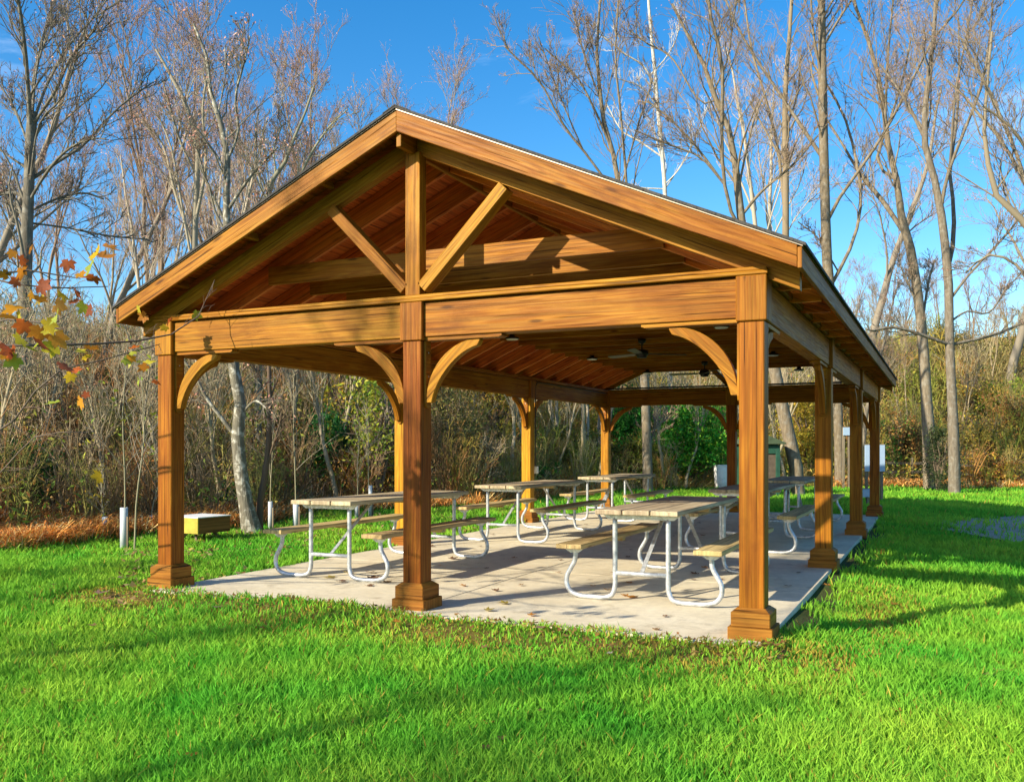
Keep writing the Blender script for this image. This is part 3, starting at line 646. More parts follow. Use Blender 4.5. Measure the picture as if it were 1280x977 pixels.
traced('bare_tree', 'large spreading bare tree with grey trunk at the left edge', 'tree',
    [[(33, 600, 20), (31, 520, 18), (31, 400, 16), (33, 310, 15), (36, 240, 13), (38, 175, 13), (41, 140, 12)], [(38, 140, 7), (30, 104, 6), (21, 63, 5), (19, 17, 4), (15, -50, 3)], [(45, 138, 7), (49, 104, 7), (54, 63, 6), (56, 17, 5), (58, -50, 4)],
     [(46, 120, 5), (59, 70, 5), (80, 28, 4), (104, 0, 3), (125, -40, 2)], [(47, 130, 5), (84, 101, 5), (108, 73, 4), (139, 57, 3), (160, 35, 2)], [(38, 202, 6), (66, 184, 6), (97, 164, 5), (118, 139, 4), (139, 115, 3), (174, 84, 2)],
     [(37, 226, 5), (70, 202, 5), (104, 188, 4), (139, 188, 3), (160, 195, 2)], [(35, 226, 6), (17, 230, 6), (-20, 240, 5)], [(30, 275, 7), (14, 244, 6), (-10, 225, 5)], [(35, 245, 4), (66, 233, 4), (94, 230, 4), (115, 240, 3)],
     [(38, 160, 4), (10, 120, 4), (-15, 95, 3)], [(36, 215, 4), (60, 150, 3), (95, 130, 3), (120, 90, 2)], [(34, 250, 4), (80, 265, 3), (120, 280, 3), (160, 285, 2)], [(40, 125, 5), (35, 60, 4), (45, 10, 3)]],
    21, DKB, (.20, .14, .12), M['bark_rough'], dens=(14, 5, 4), lens=1.5, buds=900, tilt=.6)
traced('sycamore_tree', 'mottled grey sycamore with crooked trunk behind the left bay', 'tree',
    [[(318, 668, 30), (314, 655, 22), (306, 625, 19), (301, 592, 18), (297, 548, 17), (297, 524, 17), (301, 496, 15), (295, 472, 15), (291, 450, 14), (288, 400, 12), (285, 330, 11), (283, 249, 9), (284, 174, 8), (274, 151, 7), (264, 118, 5), (259, 86, 4), (256, 53, 4), (242, 30, 3)],
     [(292, 514, 8), (274, 499, 7), (257, 482, 6), (250, 470, 4), (235, 450, 3)], [(284, 228, 6), (313, 207, 5), (340, 194, 4), (352, 190, 3)], [(284, 178, 5), (300, 154, 4), (299, 121, 4), (313, 86, 3), (322, 60, 2)], [(284, 190, 4), (262, 172, 3), (245, 176, 3)],
     [(303, 492, 5), (322, 490, 4), (338, 512, 3)], [(284, 300, 5), (305, 280, 4), (330, 230, 3)], [(284, 260, 5), (262, 225, 4), (250, 190, 3)], [(265, 118, 3), (280, 90, 2), (284, 60, 2)]],
    17.6, (.20, .18, .13), (.26, .20, .14), M['bark_syc'], dens=(9, 5, 4), lens=1.0, buds=700, rmin=.006)
traced('bare_tree', 'thin dark leaning tree close to the right of the mottled sycamore', 'tree',
    [[(324, 664, 11), (325, 630, 9), (332, 587, 8), (336, 550, 7), (337, 490, 6), (336, 457, 5), (338, 380, 4), (345, 300, 3)], [(336, 560, 4), (348, 535, 3), (356, 515, 2)], [(337, 500, 3), (325, 470, 2), (318, 440, 2)], [(336, 470, 3), (352, 440, 2), (362, 400, 2)]],
    17.9, (.13, .09, .06), (.22, .18, .12), M['bark'], dens=(8, 5, 3), lens=.8, buds=100, rmin=.005)
traced('bare_tree', 'pale many-forked bare tree rising behind the left slope of the roof', 'tree',
    [[(250, 560, 10), (248, 430, 10), (243, 330, 9), (245, 250, 8), (247, 184, 7), (236, 140, 6), (225, 115, 5), (212, 92, 4), (195, 62, 3)], [(245, 260, 6), (262, 200, 5), (262, 140, 4), (275, 90, 3)], [(243, 300, 5), (215, 230, 5), (200, 180, 4), (180, 150, 3)], [(247, 200, 4), (228, 170, 4), (212, 110, 3)],
     [(244, 320, 5), (232, 250, 4), (222, 190, 3), (210, 160, 3)]], 27, (.33, .29, .21), (.33, .20, .15), M['bark'], dens=(12, 5, 4), lens=1.5, buds=1200)
traced('bare_tree', 'bare tree with crooked mossy limbs touching the left roof slope line', 'tree',
    [[(322, 560, 10), (325, 400, 9), (330, 290, 8), (336, 240, 7), (341, 222, 6), (358, 200, 5), (368, 172, 4), (380, 145, 3), (392, 110, 3)], [(338, 235, 5), (345, 205, 4), (340, 180, 3), (348, 150, 3)], [(341, 225, 5), (370, 225, 4), (395, 190, 4), (418, 165, 3), (440, 150, 2)],
     [(336, 240, 4), (320, 200, 3), (316, 150, 3)], [(330, 280, 4), (360, 250, 4), (390, 240, 3)]], 27, (.27, .26, .18), (.32, .19, .14), M['bark'], dens=(12, 5, 4), lens=1.3, buds=1200)
# ------- woodland trees of the hillside: variants, then copies
def variant(kind, Ht, col, tip, stems, dens, buds, lens):
    """a free standing bare tree of height Ht at the origin"""
    acc = Acc(); crown = Acc(); P = []; Rr = []
    for sI in range(stems):
        k = 14; p = np.array([RNG.normal()*.12*(stems > 1), RNG.normal()*.12*(stems > 1), -.3]); a = RNG.uniform(0, 2*math.pi); tl = RNG.uniform(.02, .07)+(.06 if stems > 1 else 0)
        d = norm(np.array([math.cos(a)*tl, math.sin(a)*tl, 1.])); pts = [p]; h = Ht*RNG.uniform(.8, 1)
        for i in range(k-1): d = norm(d+RNG.normal(size=3)*.07+np.array([0, 0, .05])); p = p+d*h/(k-1); pts.append(p)
        P.append(np.array(pts)); Rr.append(np.linspace(.012*Ht, .0025*Ht, k)*(1 if stems == 1 else .7))
    P = np.stack(P); Rr = np.stack(Rr); V, Q = tubes(P, Rr, 8); acc.add(V, Q, col)
    A, RA, LA = sprout(P, Rr, 7 if stems == 1 else 4, Ht*.42, .35, (.35, .75), .55, 8, .6, .02, .12); V, Q = tubes(A, RA, 6); acc.add(V, Q, col)
    PP = np.concatenate([np.stack([resample(P[i][5:], Rr[i][5:], 8)[0] for i in range(stems)]), A]); RP = np.concatenate([np.stack([resample(P[i][5:], Rr[i][5:], 8)[1] for i in range(stems)]), RA])
    twigs(crown, PP, RP, lens, dens, col, tip, buds, budsize=.03, up=.45, rmin=.009)
    return acc, crown
VAR = []
for spec in (('grey', 15, (.26, .22, .165), (.42, .24, .19), 1, (9, 5, 4), 2200, 2.6), ('brown', 14, (.25, .18, .12), (.46, .27, .19), 3, (7, 5, 4), 2200, 2.4),
             ('pale', 16, (.42, .365, .275), (.44, .28, .21), 2, (8, 5, 4), 1800, 2.4), ('tan', 12, (.32, .25, .15), (.44, .31, .18), 2, (7, 5, 3), 1100, 2.2), ('slim', 8, (.36, .30, .19), (.38, .34, .14), 1, (7, 4, 2), 420, 1.5)):
    VAR.append((spec, variant(*spec)))
VL = {'grey': 'single-stemmed grey bare tree in the woods behind the pavilion', 'brown': 'brown bare tree forking low into three stems in the woods', 'pale': 'pale-barked twin-stemmed bare tree in the woods', 'tan': 'short tan bare tree with two stems on the brushy hillside', 'slim': 'thin straight leafless sapling growing in the brush'}
first = {}
def wood_tree(kind, u, s, top_v, rz):
    e = np.interp(u, EDGE_U, EDGE_D); d = e+s; p = at(u, 0, d); x, y = p[0], p[1]; z = tz(x, y)
    h = EYE+(CY-top_v)/F0*d-z; spec, (acc, crown) = [v for v in VAR if v[0][0] == kind][0]; sc = max(.25, h/spec[1]*1.02)
    if kind not in first:
        o = thing('woodland_tree', VL[kind], 'tree', (x, y, z), rz, 'bare trees of the wooded hillside', sc)
        acc.build('trunk', M['bark'], o, True); crown.build('crown', M['twig'], o); first[kind] = o
    else: copy_tree(first[kind], location=(x, y, z), rotation_euler=(0, 0, rz), scale=(sc,)*3)
# (kind, u, distance beyond the lawn edge, height of its top on the photo)
WT = [('grey', 110, 12, 60), ('brown', 150, 16, 110), ('pale', 175, 10, 120), ('brown', 200, 18, 70), ('grey', 225, 22, 55), ('pale', 262, 14, 75), ('brown', 290, 20, 62), ('grey', 318, 14, 95), ('pale', 335, 22, 85), ('brown', 362, 15, 105),
      ('pale', 385, 24, 110), ('brown', 410, 18, 118), ('grey', 432, 14, 112), ('brown', 455, 22, 118), ('pale', 480, 18, 140), ('grey', 505, 22, 120), ('brown', 470, 30, 105), ('tan', 420, 30, 120), ('brown', 345, 30, 90), ('brown', 575, 24, 150),
      ('grey', -60, 9, -60), ('brown', 70, 20, 150), ('tan', 10, 14, 200), ('tan', 130, 20, 200), ('grey', -120, 14, -30), ('brown', 240, 30, 100), ('pale', 300, 28, 110), ('grey', 190, 26, 130),
      ('tan', 540, 8, 300), ('grey', 600, 10, 250), ('tan', 640, 14, 300), ('pale', 700, 6, 280), ('pale', 745, 5, 290), ('grey', 690, 16, 300), ('brown', 770, 12, 330), ('tan', 870, 10, 330), ('grey', 900, 14, 320), ('brown', 950, 16, 330), ('pale', 730, 3.5, 300), ('pale', 765, 8, 330),
      ('tan', 560, 16, 280), ('brown', 660, 22, 290), ('grey', 830, 24, 330), ('tan', 1010, 18, 345), ('grey', 1072, 3, 330), ('brown', 1060, 20, 340), ('tan', 1100, 26, 350), ('brown', 1125, 34, 335), ('tan', 1150, 22, 365), ('brown', 1215, 30, 330),
      ('tan', 1240, 20, 370), ('brown', 1265, 36, 340), ('tan', 1290, 26, 360), ('grey', 1100, 42, 345), ('brown', 1175, 44, 335), ('tan', 1205, 12, 420), ('tan', 1130, 12, 400), ('brown', 1330, 30, 320), ('pale', 480, 6, 330), ('tan', 380, 10, 380), ('brown', 440, 10, 380), ('tan', 60, 6, 400), ('tan', 215, 8, 380)]
WT = [w for i, w in enumerate(WT) if not (w[1] < 600 and w[3] < 160 and i % 3 == 1)]
WT += [('grey', 1085, 20, 30), ('pale', 950, 22, -30), ('grey', 1262, 18, 20)]
for i in range(58):
    u = -60+i*21.3+RNG.uniform(-9, 9)
    if u < 1090: WT.append(('slim', u, RNG.uniform(.6, 12), RNG.uniform(330, 440)))
for k, (kd, u, s, tv) in enumerate(WT): wood_tree(kd, u, s, tv, (k*2.399) % 6.28)
# ------- bushes and leafy small trees
def bush(name, label, cat, u, d, w, h, cols, n, size, z0=0.0, stems=9, shape='round', stemcol=(.16, .12, .08)):
    p = at(u, 0, d); x, y = p[0], p[1]; z = tz(x, y); t = thing(name, label, cat, (x, y, z))
    acc = Acc(); P = []
    for i in range(stems):
        a = RNG.uniform(0, 6.28); rr = w*.5*RNG.uniform(.15, .8); pts = np.array([[0, 0, -.05], [rr*.25*math.cos(a), rr*.25*math.sin(a), h*.3], [rr*.6*math.cos(a), rr*.6*math.sin(a), h*.6], [rr*math.cos(a), rr*math.sin(a), h*RNG.uniform(.75, .98)]])
        P.append(resample(pts, np.ones(4), 7)[0])
    P = np.stack(P); P += jitter(P.size//3).reshape(P.shape)*.03*h*np.linspace(0, 1, 7)[None, :, None]; Rr = np.linspace(.018*h, .004*h, 7)[None].repeat(stems, 0)
    V, Q = tubes(P, Rr, 5); acc.add(V, Q, stemcol); A, RA, LA = sprout(P, Rr, 6, h*.35, .2, (.5, 1.2), .1, 5, .5, .006); V, Q = tubes(A, RA, 4); acc.add(V, Q, stemcol)
    acc.build('stems', M['bark'], t)
    # clumped foliage round the twig ends
    nc = max(16, int(n/70)); 
    if shape == 'cone': zz = RNG.random(nc)**1.3; c = np.stack([*(jitter(nc, 2).T*w*.24*(1-zz)*1.3), zz*h*.97+.05], 1)
    else:
        c = norm(jitter(nc))*(RNG.random(nc)**.4)[:, None]*np.array([w*.45, w*.45, h*.42]); c[:, 2] += h*.55+z0
        c = np.concatenate([c, A[RNG.integers(0, len(A), nc//2), -1]])
    idx = RNG.integers(0, len(c), n); q = c[idx]+jitter(n)*np.array([w*.075, w*.075, h*.06]); q[:, 2] = np.maximum(q[:, 2], .03)
    V, Q, C = quads(q, size, cols); cl = RNG.uniform(.55, 1.3, len(c)); C = C*np.repeat(cl[idx], 4)[:, None]
    raw('foliage', V, Q, C, M['leaf'], t); return t
GRN = [(.07, .28, .03), (.12, .36, .04), (.04, .18, .02)]; YGR = [(.36, .42, .04), (.46, .42, .05), (.22, .34, .04)]; YEL = [(.62, .46, .05), (.54, .33, .05), (.42, .38, .05)]
DGR = [(.04, .15, .03), (.07, .20, .04), (.03, .10, .02)]; OLV = [(.22, .23, .06), (.32, .28, .08), (.18, .17, .05), (.38, .25, .08)]; RUS = [(.50, .20, .05), (.42, .15, .04), (.52, .29, .08), (.34, .18, .06)]
bush('leafy_tree', 'bright green leafy tree seen through the right half of the back opening', 'tree', 868, 36.5, 3.6, 3.6, [(.07, .40, .04), (.12, .46, .04), (.05, .27, .03), (.24, .46, .04)], 9000, .085, .1)
bush('leafy_tree', 'darker green leafy bush left of the grey trunk in the back opening', 'bush', 785, 38, 2.3, 3.2, [(.04, .22, .03), (.06, .28, .04)], 4000, .085, .1)
bush('green_bush', 'dark green bush under the left roof beam behind the front left table', 'bush', 412, 27, 2.2, 2.2, [(.025, .15, .03), (.04, .20, .04)], 3500, .07)
bush('green_bush', 'dark green bush at the left edge above the rusty ferns', 'bush', 18, 17.5, 2.2, 1.3, DGR, 2600, .05)
bush('green_bush', 'small green bush beside the foot of the mottled sycamore', 'bush', 275, 20.5, 1.0, .8, DGR, 900, .05)
bush('leafy_tree', 'young tree with sparse yellow green leaves behind the front middle post', 'tree', 470, 25, 2.6, 4.0, YGR, 1500, .075)
bush('leafy_tree', 'young tree with yellow leaves left of the front middle post', 'tree', 437, 28, 2.0, 4.4, YGR+YEL, 900, .08)
bush('yellow_bush', 'golden leaved tree in the opening left of the post with the white box', 'tree', 620, 33, 3.4, 4.6, YEL+[(.35, .22, .08)], 3000, .085)
bush('yellow_bush', 'low yellow green bush right of the post with the white box', 'bush', 700, 36, 3.6, 1.7, OLV+YGR, 5000, .07)
bush('yellow_bush', 'low olive bush below the green leafy tree in the back opening', 'bush', 790, 37, 3.2, 1.5, OLV+YGR, 4000, .07)
bush('olive_bush', 'tangled olive bush between front middle post and white box post', 'bush', 560, 28.5, 3.0, 3.0, OLV, 3800, .06)
bush('yellow_bush', 'bright yellow bush between the thick leaning trunk and the roof post', 'bush', 1012, 40, 3.0, 4.0, YEL+[(.55, .45, .05)], 4000, .08)
bush('conifer', 'small dark evergreen at the lawn edge below the forked tree', 'bush', 1172, 36, 2.3, 2.6, [(.07, .11, .03), (.05, .09, .03), (.12, .13, .05)], 3800, .05, shape='cone')
bush('green_bush', 'green bush halfway up between the sign and the dark evergreen', 'bush', 1120, 41, 1.6, 2.6, GRN+OLV, 1400, .07)
bush('leafy_tree', 'lime green leafy bush high on the right hillside', 'bush', 1255, 52, 4.0, 2.6, [(.30, .42, .04), (.38, .44, .06)], 2600, .10)
for k, (u, s, w, h, cl, lb) in enumerate([(1135, 4, 2.6, 2.4, RUS+OLV, 'rust coloured bush just right of the pale sign'), (1230, 6, 3.2, 2.4, OLV+YEL, 'olive and gold bush right of the grey trunk foot'), (1275, 9, 3.6, 2.6, OLV+RUS, 'rusty olive bush at the right edge'),
        (1210, 14, 4.0, 3.0, OLV+YEL, 'golden bush on the right hillside above the fence'), (1150, 16, 4.0, 3.0, YGR+OLV, 'yellow green bush on the hillside right of the roof'), (1250, 24, 4.5, 3.2, OLV, 'broad olive bush on the upper right hillside'),
        (1110, 22, 4.5, 3.4, OLV+YEL, 'olive gold bush on the hillside next to the roof end'), (1190, 30, 5.0, 3.2, OLV, 'dull olive bush near the top of the right hillside'), (980, 10, 4.0, 3.4, OLV+YEL, 'olive bush behind the green shed'), (760, 14, 3.5, 2.6, OLV, 'olive bush behind the far left corner post'),
        (520, 12, 3.0, 2.4, OLV+RUS, 'russet olive bush uphill of the front left table'), (90, 7, 2.4, 1.6, OLV, 'brown olive bush left of the sapling guards'), (360, 6, 2.2, 1.5, RUS+OLV, 'russet bush behind the sapling guards'), (230, 6, 2.2, 1.6, OLV+RUS, 'olive bush behind the low yellow box'), (150, 14, 3.0, 2.2, OLV, 'brown olive bush up the left hillside')]):
    e = np.interp(u, EDGE_U, EDGE_D); bush('wild_bush', lb, 'bush', u, e+s, w, h, cl, 2600, .05+.0006*(e+s), stems=14)
for u, s_, w, h, cl, lb in ((330, 9, 2.6, 2.2, YGR+OLV, 'yellow green bush uphill behind the mottled sycamore'), (455, 3, 2.4, 1.5, RUS+YEL, 'golden russet bush behind the front left tabletop'), (590, 6, 2.8, 1.8, GRN+OLV, 'green olive bush behind the second left table'), (110, 13, 2.6, 2.4, OLV+YGR, 'olive green bush on the bank above the sapling guards'),
        (660, 3, 2.4, 1.3, OLV+GRN, 'low green bush just right of the white box post foot'), (745, 8, 3.0, 2.6, YGR+YEL, 'golden green bush between the pale trunks and the corner post'), (25, 9, 2.6, 2.4, OLV+RUS, 'russet bush beside the grey trunk at the left edge'), (1235, 2, 3.0, 1.8, YEL+RUS, 'golden rust bush low by the right rail fence')):
    bush('wild_bush', lb, 'bush', u, float(np.interp(u, EDGE_U, EDGE_D))+s_, w, h, cl, 2600, .065, stems=12)
# ------- saplings with tree guards
def sapling(u, v, gh, h, label, lean=0, guard=True, gr=.045, leafcol=None, nl=0):
    d = EYE*F0/(v-CY); p = at(u, 0, d); x, y = p[0], p[1]; z = tz(x, y); t = thing('guarded_sapling' if guard else 'sapling', label, 'sapling', (x, y, z)); acc = Acc()
    pts = np.array([[0, 0, 0], [lean*.3, 0, h*.3], [lean*.5+RNG.normal()*.05, RNG.normal()*.05, h*.6], [lean, 0, h]]); P, q = resample(pts, np.ones(4), 9); P = P[None]; Rr = np.linspace(.016, .005, 9)[None]
    V, Q = tubes(P, Rr, 6); acc.add(V, Q, (.30, .27, .17)); A, RA, LA = sprout(P, Rr, 14, h*.34, .3, (.6, 1.1), .35, 6, .6, .005); V, Q = tubes(A, RA, 4); acc.add(V, Q, (.36, .31, .23))
    B, RB, LB = sprout(A, RA, 4, LA*.5, .2, (.5, 1.0), .2, 4, .6, .004); V, Q = tubes(B, RB, 3); acc.add(V, Q, (.36, .30, .22)); acc.build('stem', M['bark'], t)
    if nl:
        V, Q, C = leaves_at(B, nl, .05, leafcol, .05); raw('foliage', V, Q, C, M['leaf'], t)
    if guard:
        MB().lathe([(gr*.8, 0), (gr, 0), (gr, gh), (gr*.85, gh), (gr*.8, 0)], n=14).build('tree_guard', M['tube'], t)
        MB().box(gr+.01, gr+.035, -.012, .012, 0, gh*.8, 'z').build('stake', M['rail'], t)
sapling(155, 684, .72, 3.6, 'leafless sapling in the tallest grey guard left of the front left post', .1, gr=.06, leafcol=YGR, nl=26)
sapling(131, 672, .42, 1.3, 'small sapling in a short leaning white guard among rusty ferns', -.05, leafcol=YEL, nl=16)
sapling(189, 664, .35, 1.6, 'sapling in a short guard just left of the front left post', .05)
sapling(338, 661, .60, 3.0, 'thin sapling in a slim guard left of the front left table end', .0)
sapling(370, 662, .62, 3.4, 'sapling in a broad grey guard touching the front left table end', -.05, gr=.06)
sapling(463, 645, .80, 3.0, 'sapling in a leaning white guard above the front left tabletop', -.2, leafcol=YGR, nl=20)
sapling(446, 646, .45, 2.2, 'sapling in a short guard half behind the front left tabletop', .1)
sapling(168, 686, 0, 3.0, 'pale green-stemmed sapling without guard beside the tallest grey guard', .15, guard=False, leafcol=YGR, nl=30)
# ------- rail fences
def fence(pts, rails, h, label, post_r=.05, mat='rail'):
    P = [np.array([*at(u, 0, d)[:2]]) for u, d in pts]; P3 = [(p[0], p[1], tz(p[0], p[1])) for p in P]; t = thing('rail_fence', label, 'fence', P3[0]); off = P3[0]
    for p in P3: MB().beam((p[0], p[1], p[2]-.1), (p[0], p[1], p[2]+h+.08), post_r*2, post_r*2, (0, 1, 0)).build('fence_post', M[mat], t, .01, off=off)
    for a, b in zip(P3[:-1], P3[1:]):
        for k in range(rails):
            hh = h*(k+.6)/rails; j = random.uniform(-.05, .05)
            MB().beam((a[0], a[1]-.07, a[2]+hh+j), (b[0], b[1]-.07, b[2]+hh-j*.5), .05, .11).build('rail', M[mat], t, .008, off=off)
fence([(1095, 39.5), (1140, 39.7), (1180, 40), (1225, 40.3), (1270, 40.6), (1320, 41)], 3, 1.15, 'low wooden rail fence at the foot of the right hillside')
fence([(1185, 49), (1215, 50), (1250, 51), (1290, 52)], 2, 1.1, 'pale rail fence higher up the right hillside')
fence([(590, 34), (625, 35), (650, 36), (690, 38), (735, 40)], 3, 1.15, 'grey rail fence behind the post with the white box')
fence([(755, 44), (795, 44), (840, 45), (885, 45)], 3, 1.2, 'far rail fence seen left of the grey trunk in the back opening')
# ================================================================ SMALL THINGS
# low box on angled legs
bc = at(251, 0, 15.7); bz = tz(bc[0], bc[1]); w, dp, z0, z1 = .36, .36, .20, .47; bx = (bc[0]-w, bc[1]+dp)
t = thing('low_box', 'low wooden box with yellow front and white top on angled legs', 'box', (bx[0], bx[1], bz), R(-4))
m = MB()
m.box(-w, w, -dp+.012, dp, z0, z1-.002, 'y'); m.build('body', M['crate_side'], t, .006)
MB().box(-w, w, -dp-.02, -dp+.009, z0, z1, 'x').build('front_board', M['yellow'], t, .004)
MB().box(-w-.01, w+.01, -dp-.03, dp+.01, z1+.001, z1+.018, 'x').build('lid', M['white'], t, .004)
for sx in (-1, 1):
    for sy in (-1, 1): MB().beam((sx*.10, sy*.2, z0-.002), (sx*.28, sy*.3, -.03), .045, .035, (0, 1, 0)).build('leg', M['rail'], t, .004)
# white barrel
bp = at(902, 0, 35.5); bz = tz(bp[0], bp[1]); t = thing('trash_barrel', 'tall white barrel on the lawn beyond the back middle post', 'barrel', (bp[0], bp[1], bz))
MB().lathe([(0, 0), (.24, 0), (.265, .35), (.275, .38), (.27, .41), (.30, .80), (.31, 1.02), (.30, 1.03), (.28, 1.01), (.0, .95)], n=28).build('body', M['white'], t)
MB().lathe([(.312, .98), (.325, 1.0), (.325, 1.05), (.30, 1.06), (.30, .98)], n=28).build('rim', M['white'], t)
# green shed
sp = at(946, 0, 31); sz = tz(sp[0], sp[1]); t = thing('green_shed', 'small dark green shed with a brown panel behind the front right post', 'shed', (sp[0], sp[1], sz), R(26), None, .84)
MB().box(-.67, .67, -.7, .7, 0, 2.15, 'z').build('wall', M['shedpanel'], t)
for x0, x1 in ((-.72, -.55), (.55, .72)): MB().box(x0, x1, -.76, -.705, 0, 2.15, 'z').build('door_frame', M['green'], t, .01)
MB().box(-.549, .549, -.755, -.705, 1.78, 2.15, 'x').build('door_frame', M['green'], t, .01)
MB().box(-.30, -.22, -.75, -.705, 0, 1.77, 'z').build('door_frame', M['green'], t, .01)
MB().box(-.72, -.672, -.7, .7, 0, 2.14, 'z').build('side_board', M['green'], t, .01)
m = MB(); m.extrude([(-.9, 2.16), (.9, 2.16), (.9, 2.22), (0.0, 2.58), (-.9, 2.22)], (0, 0, 0), (1, 0, 0), (0, 0, 1), (0, 1, 0), 1.9); m.build('roof', M['shedroof'], t, .01)
MB().box(-.64, -.54, -.86, -.77, 2.0, 2.12, 'x').build('lamp', M['white'], t, .01)
# sign boards beyond the right rear post
def signboard(u0, u1, v0, v1, d, label, pan, post=True, back=False):
    a, b = at(u0, v1, d), at(u1, v0, d); g0 = tz((a[0]+b[0])/2, (a[1]+b[1])/2); c = ((a[0]+b[0])/2, (a[1]+b[1])/2, g0)
    t = thing('sign_board', label, 'sign', c, -YAW); w = np.linalg.norm(b[:2]-a[:2])
    o = MB().box(-w/2, w/2, -.02, .02, a[2]-g0, b[2]-g0, 'x').build('panel', M[pan], t, .006)
    MB().box(-w/2-.02, w/2+.02, -.012, .03, b[2]-g0+.002, b[2]-g0+.03, 'x').build('panel_frame', M['rail'], t, .004)
    if post:
        for x in (-w*.38, w*.38): MB().box(x-.04, x+.04, .025, .1, -.05, b[2]-g0, 'z').build('sign_post', M['rail'], t, .005)
signboard(1081, 1106, 556, 589, 28, 'pale blue notice board seen either side of the far right post', 'sign')
signboard(1076, 1087, 611, 621, 26, 'small bright blue low sign beside the far right post foot', 'sign')
signboard(1054, 1063, 534, 544, 36, 'small blue sign by the grey trunks behind the third right post', 'sign')
# ================================================================ LEAFY BRANCH AT THE LEFT
def leaf_outline():
    pts = []
    prof = [(-90, .12), (-66, .46), (-50, .38), (-36, .52), (-14, .70), (0, .56), (10, .50), (20, .68), (34, .78), (40, .95), (50, .74), (60, .58), (68, .72), (78, .84), (90, 1.05)]
    r = [(math.radians(a), q) for a, q in prof]; out = [(q*math.cos(a), q*math.sin(a)) for a, q in r]; out += [(-x, y) for x, y in reversed(out[1:-1])]
    return np.array(out)
LO = leaf_outline()
def big_leaves(P, size, cols, droop=.5, per_angle=None):
    """palmate leaves: fan of triangles with cupped lobes"""
    acc = Acc(); n = len(LO)
    for i, p in enumerate(P):
        a = norm(RNG.normal(size=3)*np.array([1, 1, .5])+np.array([0, 0, -droop])); b = norm(np.cross(a, RNG.normal(size=3))); c = np.cross(a, b); s = size*RNG.uniform(.65, 1.2)
        cup = RNG.uniform(-.1, .5); V = [p+a*s*.1]; x = LO[:, 0]; y = LO[:, 1]
        W = p+s*.55*(b*x[:, None]+a*y[:, None]+c*(cup*(x**2)+RNG.uniform(-.2, .3)*y**2)[:, None])
        V = np.concatenate([[p+s*.05*a], W]); T = np.array([[0, 1+k, 1+(k+1) % n] for k in range(n)]); col = np.array(cols[RNG.integers(0, len(cols))])*RNG.uniform(.8, 1.2)
        C = np.tile(col, (n+1, 1)); C[1:] *= RNG.uniform(.75, 1.15, n)[:, None]; acc.add(V, T, C)
    return acc
LFC = [(.62, .24, .03), (.55, .13, .025), (.62, .42, .03), (.58, .50, .04), (.42, .10, .03), (.40, .46, .05), (.66, .30, .03)]
